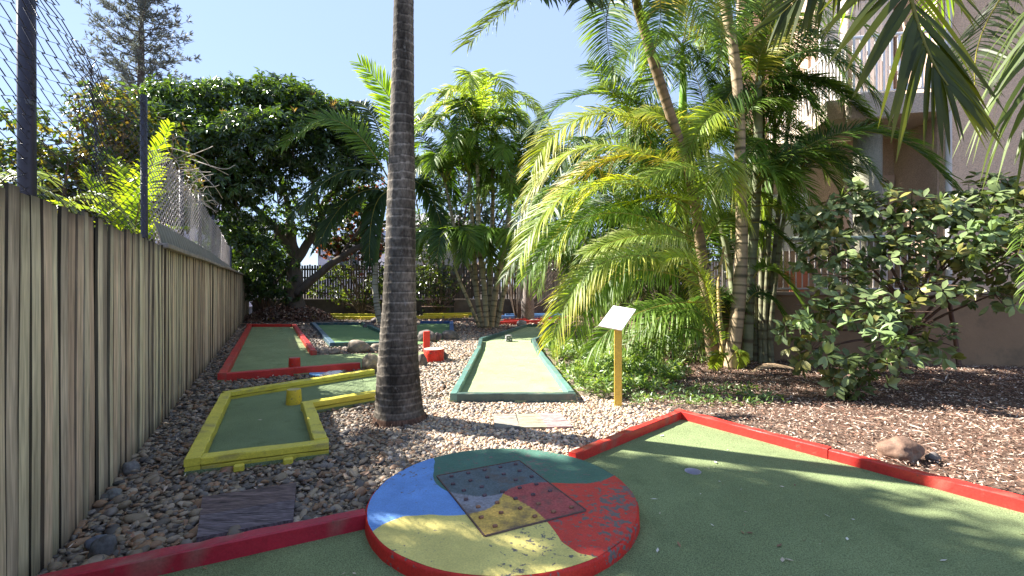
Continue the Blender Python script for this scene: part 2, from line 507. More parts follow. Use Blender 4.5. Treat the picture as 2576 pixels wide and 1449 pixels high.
chips('bark_mulch', 90000, 1.3, 9.5, 2.2, 8.6, lambda X, Y: (X > 1.55 + .25 * np.sin(Y * 2)) | (Y > 5.9), .036, BR,
      'brown bark mulch under the broad leaved shrub', 'mulch')
chips('fallen_leaves', 9000, -11.5, 8, 12, 21.8, lambda X, Y: (X > fence_x(Y) + .05), .12, BR[:5], 'fallen brown leaves along the back fence', 'leaf litter', .06)
chips('dry_frond_bits', 1500, 1.5, 9, 2.4, 8.4, lambda X, Y: X > 1.6, .17, BR[1:6], 'long dry frond bits strewn over the bark mulch', 'leaf litter', .04, .22)
chips('leaf_scraps', 3600, -5, 2.2, 2.2, 9.5, lambda X, Y: (X > fence_x(Y) + .03), .045, BR, 'scattered dry leaf scraps on the pebbles', 'leaf litter', .05)
chips('root_mulch', 1500, -1.9, -.3, 3.9, 5.2, lambda X, Y: (X + 1.12) ** 2 + (Y - 4.5) ** 2 < .6, .025, BR, 'fine bark crumbs round the palm trunk', 'mulch', .02)

# mound of dead leaves in the back corner
V, C = [], []
n = 5200
a = NR.uniform(0, 6.283, n); r = np.sqrt(NR.uniform(0, 1, n))
cx_, cy_ = -9.0, 18.6
X = cx_ + r * np.cos(a) * 1.9; Y = cy_ + r * np.sin(a) * 1.3
H = .62 * (1 - r ** 2)
L = NR.uniform(.1, .22, n); b = NR.uniform(0, 6.283, n); ti = NR.normal(0, .5, n)
d = np.stack([np.cos(b) * np.cos(ti), np.sin(b) * np.cos(ti), np.sin(ti)], 1)
s = np.stack([-np.sin(b), np.cos(b), NR.normal(0, .3, n)], 1)
c = np.stack([X, Y, H * NR.uniform(.75, 1.0, n)], 1)
V = np.stack([c - d * L[:, None] / 2, c - s * .03, c + d * L[:, None] / 2, c + s * .03], 1).reshape(-1, 3)
C = np.repeat(np.array(BR)[NR.randint(0, 5, n)] * .8, 4, 0)
tag(fast_mesh('leaf_pile', V, np.arange(n * 4).reshape(n, 4), C, M['mulch']), 'heap of dead brown leaves in the back corner of the fence', 'leaf pile', kind='stuff')
# ------------------------------------------------------------------ mini golf lanes
def inset_side(P, a, b):
    """unit normal of edge a->b pointing inside the counter/clockwise polygon P"""
    t = (Vector(b) - Vector(a)).normalized()
    n = Vector((-t.y, t.x))
    mid_ = (Vector(a) + Vector(b)) / 2 + n * .02
    return n if bool(in_poly(np.array([mid_.x]), np.array([mid_.y]), P)[0]) else -n

def lane(loc, P, edges, tcol, bcol, label, tz=.03, bw=.09, bh=.11, tmat='turf', ztop=None, holes=(), splits=1, bname='border_board', stacked=False):
    P2 = [(p[0], p[1]) for p in P]
    t = thing('golf_lane', loc, label, 'golf lane')
    m = MB(tcol); m.poly(P2, .004, tz, holes=holes); m.build('turf', M[tmat], t)
    for k, e in enumerate(edges):
        i, j = e[0], e[1]
        colr = e[2] if len(e) > 2 else bcol
        a, b = Vector(P2[i]), Vector(P2[j % len(P2)])
        n = inset_side(P2, a, b)
        ns = e[3] if len(e) > 3 else 1
        tt = (b - a).normalized()
        for q in range(ns):
            pa = a.lerp(b, q / ns); pb = a.lerp(b, (q + 1) / ns)
            # butt joints: each board starts past its neighbour's width and runs to the corner
            prev = any((f[1] % len(P2)) == i for f in edges)
            pv = a - Vector(P2[i - 1])
            convex = n.dot(pv) < 0
            sa = pa + tt * ((bw * 1.0 if convex else -bw * .93) if (q == 0 and prev) else .002)
            sb = pb - tt * .002
            hh = bh + ((k * 3 + q * 5) % 4) * .0035
            ca = sa + n * (bw / 2); cb = sb + n * (bw / 2)
            m = MB(colr)
            if stacked:      # two timbers on top of each other with a thin seam
                m.timber((ca.x, ca.y, hh * .25 - .006), (cb.x, cb.y, hh * .25 - .006), bw - .004, hh * .5 + .006, tuple(.85 * x for x in colr), seed=k)
                m.timber((ca.x, ca.y, hh * .75), (cb.x, cb.y, hh * .75), bw, hh * .5 - .003, colr, seed=k + 9)
            else:
                m.timber((ca.x, ca.y, hh / 2 - .005), (cb.x, cb.y, hh / 2 - .005), bw, hh + .01, colr, seed=k + q)
            m.build(bname, M['paint'], t)
    return t
def tf(c): return c
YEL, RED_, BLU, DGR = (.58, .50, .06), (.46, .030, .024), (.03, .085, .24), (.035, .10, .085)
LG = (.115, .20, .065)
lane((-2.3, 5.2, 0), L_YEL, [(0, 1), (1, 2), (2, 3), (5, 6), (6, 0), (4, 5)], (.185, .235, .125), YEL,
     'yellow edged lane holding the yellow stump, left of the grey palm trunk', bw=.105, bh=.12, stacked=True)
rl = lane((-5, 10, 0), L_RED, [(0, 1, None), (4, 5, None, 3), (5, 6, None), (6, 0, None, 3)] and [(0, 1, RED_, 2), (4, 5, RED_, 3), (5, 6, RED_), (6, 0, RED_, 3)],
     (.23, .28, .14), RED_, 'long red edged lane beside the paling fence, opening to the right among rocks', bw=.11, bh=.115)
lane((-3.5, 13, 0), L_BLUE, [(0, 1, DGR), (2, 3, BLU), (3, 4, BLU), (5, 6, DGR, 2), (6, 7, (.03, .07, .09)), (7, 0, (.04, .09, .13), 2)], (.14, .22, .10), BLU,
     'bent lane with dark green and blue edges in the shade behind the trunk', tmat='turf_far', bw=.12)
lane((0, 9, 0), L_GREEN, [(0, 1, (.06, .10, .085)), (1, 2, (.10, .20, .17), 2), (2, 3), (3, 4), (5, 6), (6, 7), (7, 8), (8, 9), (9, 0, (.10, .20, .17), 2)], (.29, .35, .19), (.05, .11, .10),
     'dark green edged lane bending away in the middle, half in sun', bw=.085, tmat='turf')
# near lane with its hole
cupc = gp(1743, 1188, .035)
cupc = Vector((cupc.x, cupc.y, 0))
hole = [(cupc.x + .054 * math.cos(2 * math.pi * i / 32), cupc.y + .054 * math.sin(2 * math.pi * i / 32)) for i in range(32)]
nl = lane((1.6, 2.6, 0), L_NEAR, [(0, 1, RED_, 1), (2, 3, (.34, .014, .03)), (5, 0, RED_, 4)], (.20, .245, .12), RED_,
     'wide red edged lane in the foreground with a golf hole', tz=.04, bw=.075, bh=.115, holes=[hole])
m = MB((.42, .40, .44))
prof = [(.0535, .006), (.0535, .0435), (.057, .0435), (.057, .0415)]
n = 32
vs_, fs = [], []
for r, z in prof[:3]:
    for j in range(n):
        a = 2 * math.pi * j / n; vs_.append((cupc.x + r * math.cos(a), cupc.y + r * math.sin(a), z))
for i in range(2):
    for j in range(n):
        j2 = (j + 1) % n; fs.append((i * n + j, (i + 1) * n + j, (i + 1) * n + j2, i * n + j2))
m.add(vs_, fs)
fl = [(cupc.x + .052 * math.cos(2 * math.pi * i / n), cupc.y + .052 * math.sin(2 * math.pi * i / n), .008) for i in range(n)]
m.add(fl, [tuple(range(n))], (.35, .33, .4))
tag(m.build('golf_cup', M['smooth'], nl, smooth=False), None)

yl = [o for o in COL.objects if o.get('label', '').startswith('yellow edged lane holding')][0]
for q in ((597, 1190), (722, 1172)):
    c_ = gp(*q)
    m = MB(YEL); m.box((c_.x, c_.y + .02, .03), .07, .05, .05, rz=.4, bev=.008); m.build('peg', M['paint'], yl)
# back lanes, each edging of its own colour
def edging(loc, segs, turf, tcol, label, bw=.12, bh=.13, tmat='turf_far'):
    t = thing('golf_lane', loc, label, 'golf lane')
    if turf:
        m = MB(tcol); m.poly(turf, .004, .03); m.build('turf', M[tmat], t)
    for a, b, c, z in segs:
        m = MB(c); m.bar((a[0], a[1], z + bh / 2 - .01), (b[0], b[1], z + bh / 2 - .01), bw, bh + .02, bev=.008)
        m.build('border_board', M['paint'], t)
    return t
YF = (.55, .46, .03)
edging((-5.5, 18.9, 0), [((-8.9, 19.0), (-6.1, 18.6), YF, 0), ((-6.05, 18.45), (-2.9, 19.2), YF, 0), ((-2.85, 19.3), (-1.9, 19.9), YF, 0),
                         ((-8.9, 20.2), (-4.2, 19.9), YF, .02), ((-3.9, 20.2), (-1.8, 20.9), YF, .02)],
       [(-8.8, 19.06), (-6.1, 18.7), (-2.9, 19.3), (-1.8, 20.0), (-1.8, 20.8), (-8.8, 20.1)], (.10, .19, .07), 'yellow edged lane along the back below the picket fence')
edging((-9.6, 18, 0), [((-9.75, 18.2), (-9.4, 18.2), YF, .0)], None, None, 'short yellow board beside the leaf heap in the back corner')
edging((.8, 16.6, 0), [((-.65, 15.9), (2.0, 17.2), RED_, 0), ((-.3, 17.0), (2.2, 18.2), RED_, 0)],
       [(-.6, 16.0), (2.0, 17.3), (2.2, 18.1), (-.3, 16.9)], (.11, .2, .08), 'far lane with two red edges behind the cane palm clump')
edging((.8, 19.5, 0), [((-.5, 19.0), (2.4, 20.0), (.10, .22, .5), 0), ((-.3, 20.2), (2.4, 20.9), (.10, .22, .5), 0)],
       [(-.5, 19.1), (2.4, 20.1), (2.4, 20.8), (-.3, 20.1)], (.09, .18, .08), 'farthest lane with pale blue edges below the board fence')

# ------------------------------------------------------------------ painted disc with iron hatch
def bnd(k, r):     # angle (radians) of colour boundary k at radius r (fraction)
    tab = [[(0, 210), (.3, 183), (.38, 178), (.60, 158), (.75, 143), (.9, 134), (1, 131)],           # blue | green
           [(0, 66), (.2, 48), (.4, 30), (.55, 20), (.7, 15.5), (.85, 17), (1, 21)],                 # green | red
           [(0, -40), (.25, -46), (.4, -50), (.6, -56), (.75, -60), (.9, -59), (1, -54)],            # red | yellow
           [(0, -100), (.25, -112), (.36, -125), (.58, -148), (.75, -154), (.9, -151), (1, -147)]]   # yellow | blue
    t = tab[k]
    xs = [a for a, b in t]; ys = [b for a, b in t]
    return math.radians(float(np.interp(r, xs, ys)))
CB, CG, CR, CY = (.13, .27, .58), (.06, .14, .105), (.50, .045, .035), (.60, .51, .16)
root = thing('painted_disc', DISC_C, 'big round concrete disc painted blue, green, red and yellow in the foreground', 'disc')
m = MB()
RN, AN = 40, 26
secs = [(1, 0, CG), (2, 1, CR), (3, 2, CY), (0, 3, CB)]
for k0, k1, c in secs:
    vs_, fs = [], []
    for i in range(RN + 1):
        r = i / RN * .985 + .0
        a0, a1 = bnd(k0, r), bnd(k1, r)
        while a1 < a0: a1 += 2 * math.pi
        for j in range(AN + 1):
            a = a0 + (a1 - a0) * j / AN
            rr = max(r, .004) * DISC_R
            e = .004 * noise.noise(Vector((math.cos(a) * 5, math.sin(a) * 5, 1))) if i == RN else 0
            vs_.append((DISC_C.x + (rr + e) * math.cos(a), DISC_C.y + (rr + e) * math.sin(a), DISC_H))
    for i in range(RN):
        for j in range(AN):
            q = i * (AN + 1) + j
            fs.append((q, q + AN + 1, q + AN + 2, q + 1))
    m.add(vs_, fs, c)
m.build('painted_top', M['concrete_paint'], root)
m = MB((.5, .025, .018))
n = 120
prof = [(DISC_R * .985 + .0005, DISC_H - .0005), (DISC_R * .996, DISC_H - .006), (DISC_R, DISC_H - .016), (DISC_R * 1.002, .03), (DISC_R * .995, -.005)]
vs_, fs = [], []
for i, (r, z) in enumerate(prof):
    for j in range(n):
        a = 2 * math.pi * j / n
        e = .004 * noise.noise(Vector((math.cos(a) * 9, math.sin(a) * 9, z * 30))) + (.005 * noise.noise(Vector((math.cos(a) * 30, math.sin(a) * 30, 2))) if i in (1, 2) else 0)
        vs_.append((DISC_C.x + (r + (e if i else 0)) * math.cos(a), DISC_C.y + (r + (e if i else 0)) * math.sin(a), z))
for i in range(len(prof) - 1):
    for j in range(n):
        j2 = (j + 1) % n; fs.append((i * n + j, (i + 1) * n + j, (i + 1) * n + j2, i * n + j2))
m.add(vs_, fs)
m.build('rim', M['concrete_paint'], root, smooth=True)
# hatch plate: rectangle with the swirl painted across it, raised lugs
pc = [Vector((.052, 3.328)), Vector((-.50, 3.058)), Vector((-.138, 2.324)), Vector((.418, 2.59))]
m = MB()
G_ = 90
vs_, cs = [], []
for i in range(G_ + 1):
    for j in range(G_ + 1):
        u, v = i / G_, j / G_
        p = pc[0] * (1 - u) * (1 - v) + pc[1] * u * (1 - v) + pc[2] * u * v + pc[3] * (1 - u) * v
        vs_.append((p.x, p.y, DISC_H + .004))
        rx, ry = p.x - DISC_C.x, p.y - DISC_C.y
        r = math.hypot(rx, ry) / DISC_R; a = math.atan2(ry, rx)
        c = CY
        for k0, k1, cc in secs:
            a0, a1 = bnd(k0, r), bnd(k1, r)
            while a1 < a0: a1 += 2 * math.pi
            aa = a
            while aa < a0: aa += 2 * math.pi
            while aa > a0 + 2 * math.pi: aa -= 2 * math.pi
            if aa <= a1: c = cc; break
        wear = {CG: (.10, .125, .135), CR: (.36, .085, .08), CY: (.55, .36, .09), CB: (.24, .24, .27)}[c]
        cs.append(wear)
fs = [(i * (G_ + 1) + j, (i + 1) * (G_ + 1) + j, (i + 1) * (G_ + 1) + j + 1, i * (G_ + 1) + j + 1) for i in range(G_) for j in range(G_)]
m.add(vs_, fs, np.array(cs))
plate = m.build('hatch_plate', M['rust'], root)
m = MB((.13, .08, .07))
for i in range(4):
    a, b = pc[i], pc[(i + 1) % 4]
    tdir = (b - a).normalized() * .004
    m.bar((a.x + tdir.x, a.y + tdir.y, DISC_H + .003), (b.x - tdir.x, b.y - tdir.y, DISC_H + .003), .007, .010)
m.build('hatch_frame', M['rust'], plate)
for i in range(5):
    for j in range(7):
        m = MB((.13, .08, .08))
        if (i * 7 + j) % 11 == 5: continue
        u, v = (i + .5 + .25 * (j % 2)) / 5.2, (j + .5) / 7
        p = pc[0] * (1 - u) * (1 - v) + pc[1] * u * (1 - v) + pc[2] * u * v + pc[3] * (1 - u) * v
        rx, ry = p.x - DISC_C.x, p.y - DISC_C.y
        c = (.12, .08, .09) if ry > -.1 else (.26, .13, .08)
        m.box((p.x, p.y, DISC_H + .010), .026, .017, .013, rz=.45 + R.uniform(-.3, .3), col=c, bev=.003)
        m.build('lug', M['rust'], plate)

# small painted round tee plate behind the yellow edge
c0 = gp(820, 940, .01)
m = MB()
cc = [(.7, .7, .68), (.55, .1, .1), (.15, .35, .6), (.7, .65, .6)]
n = 40
for q in range(4):
    vs_ = [(c0.x, c0.y, .03)] + [(c0.x + .24 * math.cos(2 * math.pi * (q * 10 + i) / n), c0.y + .24 * math.sin(2 * math.pi * (q * 10 + i) / n), .03) for i in range(11)]
    lo = [(v[0], v[1], 0) for v in vs_]
    k = len(vs_)
    m.add(vs_ + lo, [(0, i, i + 1) for i in range(1, 11)] + [(i, i + k, i + 1 + k, i + 1) for i in range(1, 11)], cc[q])
tag(m.build('tee_disc', M['concrete_paint'], loc=(c0.x, c0.y, 0)), 'small round tee plate in faded colours between the red and yellow edges', 'tee plate')

# ------------------------------------------------------------------ obstacles
def stump(name, base, r0, r1, h, side, top, label, cat, n=22):
    t = thing(name, base, label, cat)
    m = MB(side)
    prof = [(r0 * 1.0, 0), (r0, h * .1), ((r0 + r1) / 2 * 1.01, h * .5), (r1, h * .96), (r1 * .96, h)]
    vs_, fs = [], []
    for i, (r, z) in enumerate(prof):
        for j in range(n):
            a = 2 * math.pi * j / n
            e = 1 + .05 * noise.noise(Vector((math.cos(a) * 1.5 + base[0], math.sin(a) * 1.5, z * 4)))
            vs_.append((base[0] + r * e * math.cos(a), base[1] + r * e * math.sin(a), base[2] + z))
    for i in range(len(prof) - 1):
        for j in range(n):
            j2 = (j + 1) % n; fs.append((i * n + j, i * n + j2, (i + 1) * n + j2, (i + 1) * n + j))
    m.add(vs_, fs)
    m.build('painted_side', M['paintchip'], t, smooth=True)
    m = MB(top)
    ring = vs_[-n:]
    m.add([(v[0], v[1], v[2] + .0005) for v in ring], [tuple(range(n))])
    m.build('sawn_top', M['paintchip'], t)
    return t
M['paintchip'] = vmat('chipped paint', .55, .3, .4, 30, (1, 1, 1), .18, 12, dirt=(.16, .12, .09), dscale=22, dth=(.58, .63), fine=(60, .1))
b = gp(731, 1020, .03); stump('painted_stump', (b.x, b.y + .08, .03), .085, .075, .165, (.58, .44, .04), (.42, .36, .15), 'short yellow stump with chipped paint standing in the yellow lane', 'stump')
b = gp(735, 928, .03); stump('painted_stump', (b.x, b.y + .08, .03), .09, .085, .17, (.52, .03, .02), (.4, .12, .1), 'short red stump with chipped paint standing in the red lane', 'stump')
b = gp(1087, 913, 0); stump('painted_stump', (b.x, b.y + .18, 0), .18, .185, .23, (.6, .03, .015), (.62, .52, .38), 'wide red log round with pale sawn top, right of the palm trunk', 'stump', n=30)
b2 = gp(1066, 897, 0)
m = MB((.62, .035, .02)); m.box((b2.x, b2.y + .3, .23), .125, .07, .46, rz=.35, bev=.006)
tag(m.build('painted_block', M['paint'], loc=(b2.x, b2.y + .3, 0)), 'upright red timber block standing behind the wide red log round', 'block')
b = gp(1280, 859, .03)
t = thing('lane_obstacle', (b.x, b.y, .03), 'small black and white patterned cube sitting on the dark green lane', 'obstacle')
m = MB((.12, .12, .12)); m.box((b.x, b.y, .03 + .075), .15, .15, .15, rz=.2, bev=.012); cube_ = m.build('body', M['paintchip'], t)
m = MB((.55, .55, .52))
for k in range(4):
    a = .2 + k * math.pi / 2
    dx, dy = math.cos(a), math.sin(a)
    for q, (u, z) in enumerate([(-.035, .03), (.03, .05), (-.02, .1), (.045, .115)]):
        m.box((b.x + dx * .0755 - dy * u, b.y + dy * .0755 + dx * u, .03 + z), .003, .035, .028, rz=a)
m.box((b.x, b.y, .1815), .07, .07, .003, rz=.2)
m.build('pattern', M['paintchip'], t)
b = gp(1345, 1005, 0)
def rock(px_, py_, w, h, label, seed, col=(.22, .18, .14), z=0, dd=0, dep=.8):
    b = gp(px_, py_, z)
    sc = F / b.y
    rw, rh = w / sc / 2, h / sc * 1.2
    bm = bmesh.new(); bmesh.ops.create_icosphere(bm, subdivisions=4, radius=1)
    for v in bm.verts:
        p = v.co.copy()
        k = 1 + .30 * noise.noise(p * 1.1 + Vector((seed * 3.7, seed, 0))) + .12 * noise.noise(p * 2.6 + Vector((seed, 5, 0))) + .04 * noise.noise(p * 7)
        # flat facets
        for q in range(5):
            dv = Vector((math.sin(seed * 1.3 + q * 2.1), math.cos(seed * 2.7 + q * 1.7), math.sin(seed + q * 3.3) * .8)).normalized()
            dp = (p * k).dot(dv)
            if dp > .78: k *= .78 / dp * .3 + .7
        v.co = p * k
        v.co.x *= rw; v.co.y *= rw * dep; v.co.z = v.co.z * rh * .62 + rh * .35
        v.co += Vector((b.x, b.y + rw * dep * .7 + dd, z))
    me = bpy.data.meshes.new('rock'); o = Vector((b.x, b.y + rw * dep * .7 + dd, z))
    for v in bm.verts: v.co -= o
    bm.to_mesh(me); bm.free()
    set_cols(me, np.tile(np.array(col), (len(me.vertices), 1)))
    return tag(link('rock', me, M['stone'], loc=o, smooth=True), label, 'rock', 'loose rocks around the lanes')
rock(812, 893, 30, 14, 'small flat rock touching the free end of the red board', 1)
rock(838, 893, 32, 13, 'low flat rock second from the red board end on the lane side', 2)
rock(896, 890, 58, 28, 'largest of the rocks lining the sunlit turf, rounded top', 3, (.24, .20, .155))
rock(944, 887, 42, 18, 'long rock on the lane edge just left of the palm trunk', 4)
rock(929, 933, 56, 34, 'bulky pale rock where the red and yellow edges meet', 5, (.30, .24, .16))
rock(1060, 922, 24, 26, 'dark round rock between the palm trunk and red log round', 6, (.13, .11, .10))
rock(1117, 906, 18, 18, 'small dark rock on the right of the red log round', 7, (.12, .10, .09))
rock(1070, 862, 46, 26, 'dark pointed rock at the corner of the blue edged lane', 8, (.13, .11, .10))
rock(1100, 859, 22, 18, 'small round dark rock between two bigger ones by the blue lane', 9, (.12, .10, .10))
rock(1130, 857, 44, 22, 'wide dark rock right end of row by the blue lane', 10, (.13, .12, .11))
rock(936, 818, 34, 14, 'upper dark rock behind the dark green divider board', 11, (.12, .10, .10), dd=.4)
rock(926, 826, 30, 12, 'lower dark rock behind the dark green divider board', 12, (.10, .09, .09))
rock(2285, 1165, 92, 48, 'brown rock lying on the mulch outside the red edge', 13, (.17, .105, .075))
rock(2356, 1162, 34, 18, 'small grey stone next to the brown rock on the mulch', 14, (.15, .13, .12))
rock(1312, 822, 24, 14, 'speckled stone at the far end of the dark green edge', 15, (.25, .25, .25))
rock(1345, 814, 40, 9, 'flat grey rock by the far red edge', 16, (.17, .15, .13))
rock(1393, 814, 36, 9, 'flat rock right of the flat grey one by the far red edge', 17, (.12, .10, .09))
rock(320, 1196, 40, 26, 'long grey stone leaning on the paling fence foot', 18, (.16, .15, .145))
rock(277, 1258, 36, 22, 'squarish grey stone at the fence foot', 19, (.17, .17, .16))
rock(245, 1410, 60, 44, 'large dark wedge of stone beside the fence and red board', 20, (.10, .10, .10))
rock(237, 1386, 66, 26, 'bluish flat stone by the fence foot', 21, (.12, .13, .16))

# ------------------------------------------------------------------ stepping boards
def planks(name, P, n, col, label, z=.03, th=.03, mat='plank', along=True):
    a, b, c, d = [Vector(p) for p in P]
    t = thing(name, ((a.x + c.x) / 2, (a.y + c.y) / 2, 0), label, 'boards')
    for i in range(n):
        u0, u1 = i / n + .004, (i + 1) / n - .008
        if along:   # split between edge ab and edge dc
            p = [a.lerp(d, u0), b.lerp(c, u0), b.lerp(c, u1), a.lerp(d, u1)]
        else:
            p = [a.lerp(b, u0), a.lerp(b, u1), d.lerp(c, u1), d.lerp(c, u0)]
        if i: p = [q + (p[1] - p[0]).normalized() * R.uniform(-.012, .012) for q in p]
        m = MB(tuple(x * R.uniform(.85, 1.15) for x in col)); m.poly([(q.x, q.y) for q in p], z - th, z + R.uniform(0, .004))
        m.build('plank', M[mat], t)
    return t
planks('stepping_board', BOARD_DARK, 2, (.15, .13, .125), 'dark grey weathered timber step lying on the pebbles', z=.035)
planks('stepping_board', BOARD_PALE, 3, (.30, .245, .21), 'pale bleached timber step lying on gravel in front of the green lane', z=.024, along=False)

# ------------------------------------------------------------------ sign
sb = gp(1557, 1025)
t = thing('lane_sign', (sb.x, sb.y, 0), 'blank white tilted sign plate on a yellow post', 'sign')
m = MB((.62, .44, .07)); m.box((sb.x, sb.y + .04, .46), .082, .06, .96, rz=-.35, bev=.004); m.build('post', M['paint'], t)
L0 = pt(1506, 820, 5.22)
e1, e2 = Vector((.225, -.15, -.035)), Vector((.215, .22, .215))
nn = e1.cross(e2).normalized() * .008
m = MB((.85, .85, .83))
vs_ = [L0, L0 + e1, L0 + e1 + e2, L0 + e2]
m.add([v + nn for v in vs_] + [v - nn for v in vs_], [(0, 1, 2, 3), (7, 6, 5, 4), (0, 4, 5, 1), (1, 5, 6, 2), (2, 6, 7, 3), (3, 7, 4, 0)])
m.build('plate', M['smooth'], t)
m = MB((.55, .38, .06)); cpl = L0 + (e1 + e2) / 2
m.box((cpl.x, cpl.y, cpl.z - .045), .07, .07, .05, rz=.5); m.build('bracket', M['paint'], t)

# fallen palm sheath near the wall, dry frond stem on the right mulch
b = gp(1940, 942)
pp = smooth_path([(b.x - .32, b.y, .03), (b.x, b.y + .05, .1), (b.x + .45, b.y + .02, .06)], 6)
vs_, fs, n = [], [], len(pp)
for i, p in enumerate(pp):
    w = .10 * math.sin(math.pi * (i + .4) / n) + .01
    for j in range(5):
        a = (j / 4 - .5) * 2.4
        vs_.append((p.x, p.y + math.sin(a) * w, p.z + math.cos(a) * w * .6))
for i in range(n - 1):
    for j in range(4): fs.append((i * 5 + j, i * 5 + j + 1, (i + 1) * 5 + j + 1, (i + 1) * 5 + j))
m = MB((.34, .24, .15)); m.add(vs_, fs)
tag(m.build('palm_sheath', M['rawwood'], smooth=True, loc=(b.x, b.y, 0)), 'dry tan palm sheath lying at the foot of the wall', 'palm sheath')

# ------------------------------------------------------------------ bench in the back
bd = 20.9
x0, x1 = (1060 - CX) / F * bd, (1141 - CX) / F * bd
t = thing('garden_bench', ((x0 + x1) / 2, bd, 0), 'dark slatted bench behind the yellow lane at the back', 'bench')
BC = (.20, .13, .10)
m = MB(BC)
for z in (.50, .80): m.bar((x0, bd + .25, z), (x1, bd + .28, z), .03, .06)
for q in range(24):
    xx = x0 + (x1 - x0) * (q + .5) / 24
    m.bar((xx, bd + .265, .53), (xx + (.05 if q % 2 else -.05), bd + .265, .77), .008, .012)
m.build('backrest', M['rawwood'], t)
m = MB(BC)
for k in range(4): m.bar((x0, bd - .18 + k * .11, .42), (x1, bd - .18 + k * .11, .42), .09, .03)
m.build('seat', M['rawwood'], t)
for xx in (x0 + .04, x1 - .04):
    for yy, hh in ((bd - .2, .44), (bd + .24, .84)):
        m = MB((.03, .03, .03)); m.bar((xx, yy, 0), (xx, yy, hh), .045, .045, up=(0, 1, 0)); m.build('leg', M['metal'], t)

# stray bits on the turf
rsL = np.random.RandomState(5)
n = 260
X = rsL.uniform(-3, 4.5, n); Y = rsL.uniform(1.6, 4.6, n)
k_ = in_poly(X, Y, L_NEAR) & ((X - DISC_C.x) ** 2 + (Y - DISC_C.y) ** 2 > .7)
X2 = rsL.uniform(-4.5, 1, 160); Y2 = rsL.uniform(3.3, 12, 160)
k2 = in_poly(X2, Y2, L_YEL) | in_poly(X2, Y2, L_GREEN) | in_poly(X2, Y2, L_RED)
X = np.concatenate([X[k_], X2[k2]]); Y = np.concatenate([Y[k_], Y2[k2]]); n = len(X)
a = rsL.uniform(0, 6.28, n); L = rsL.uniform(.006, .028, n); W = L * rsL.uniform(.15, .5, n)
d = np.stack([np.cos(a), np.sin(a), rsL.normal(0, .15, n)], 1); s_ = np.stack([-np.sin(a), np.cos(a), rsL.normal(0, .3, n)], 1)
c = np.stack([X, Y, np.full(n, .047)], 1)
V = np.stack([c - d * L[:, None], c - s_ * W[:, None], c + d * L[:, None], c + s_ * W[:, None]], 1).reshape(-1, 3); V[:, 2] = np.maximum(V[:, 2], .0425)
C = np.repeat(np.array([(.5, .42, .32), (.3, .17, .1), (.2, .12, .08), (.6, .58, .5)])[rsL.randint(0, 4, n)], 4, 0)
tag(fast_mesh('turf_litter', V, np.arange(n * 4).reshape(n, 4), C, M['mulch']), 'tiny dry leaf bits lying on the green turf', 'leaf litter', kind='stuff')
# ------------------------------------------------------------------ paling fence on the left
FD = Vector((-.52, 1, 0)).normalized()           # along the fence, away from the camera
FN = Vector((FD.y, -FD.x, 0))                    # towards the garden
def fpt(y, off=0, z=0): return Vector((fence_x(y), y, z)) + FN * off
pf = thing('paling_fence', fpt(6), 'long weathered timber paling fence down the left side', 'fence')
m = MB()
y = .6
k = 0
ystep = 1 / math.sqrt(1 + .52 ** 2)
while y < 21.9:
    w = R.choice([.082, .088, .092, .096, .098]) * (1 if R.random() > .15 else .7)
    h = 1.8 + R.uniform(-.022, .016)
    base = R.choice([(.50, .415, .285), (.46, .40, .28), (.52, .41, .285), (.38, .32, .235), (.47, .42, .285), (.42, .32, .225)])
    j = R.uniform(.85, 1.1)
    c0 = np.array(base) * j * 1.25
    off = R.choice([0, 0, .008, .016]) + R.uniform(-.002, .002)
    p = fpt(y + w * ystep / 2, off)
    lean = R.uniform(-.006, .006)
    vs_, cs = [], []
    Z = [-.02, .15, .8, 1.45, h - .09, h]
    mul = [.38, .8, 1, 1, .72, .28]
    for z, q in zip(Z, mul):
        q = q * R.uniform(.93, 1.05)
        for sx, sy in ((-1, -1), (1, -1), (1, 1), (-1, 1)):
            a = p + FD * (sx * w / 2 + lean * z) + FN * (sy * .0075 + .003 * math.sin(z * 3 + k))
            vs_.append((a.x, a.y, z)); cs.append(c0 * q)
    n = len(Z) - 1
    edge = R.choice([.12, .18, .28, .45, .7])          # side faces darkened: shade between boards put into the colour
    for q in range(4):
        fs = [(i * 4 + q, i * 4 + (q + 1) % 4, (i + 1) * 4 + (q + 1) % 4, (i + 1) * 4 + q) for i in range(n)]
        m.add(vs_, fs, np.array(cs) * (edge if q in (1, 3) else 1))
    m.add(vs_[-4:], [(0, 1, 2, 3)], np.array(cs[-4:]))

    y += (w + (R.uniform(.003, .009) if R.random() > .45 else R.uniform(.012, .024)) + (.02 if k in (9,) else 0)) * ystep
    k += 1
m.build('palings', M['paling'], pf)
# second skin of palings behind closes most gaps (lapped fence)
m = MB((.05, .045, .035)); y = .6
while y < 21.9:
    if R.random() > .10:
        p = fpt(y, -.04); m.bar((p.x, p.y, 0), (p.x, p.y, 1.76), .105, .014, up=tuple(FN), col=tuple(np.array((.06, .05, .04)) * R.uniform(.8, 1.2)))  # nearly black: the shade in the gaps is put into this colour
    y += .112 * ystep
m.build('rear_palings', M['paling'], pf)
for z in (.35, 1.0, 1.62):
    m = MB((.2, .18, .14)); m.bar(fpt(.6, -.075, z), fpt(21.9, -.075, z), .04, .075); m.build('rail', M['rawwood'], pf)
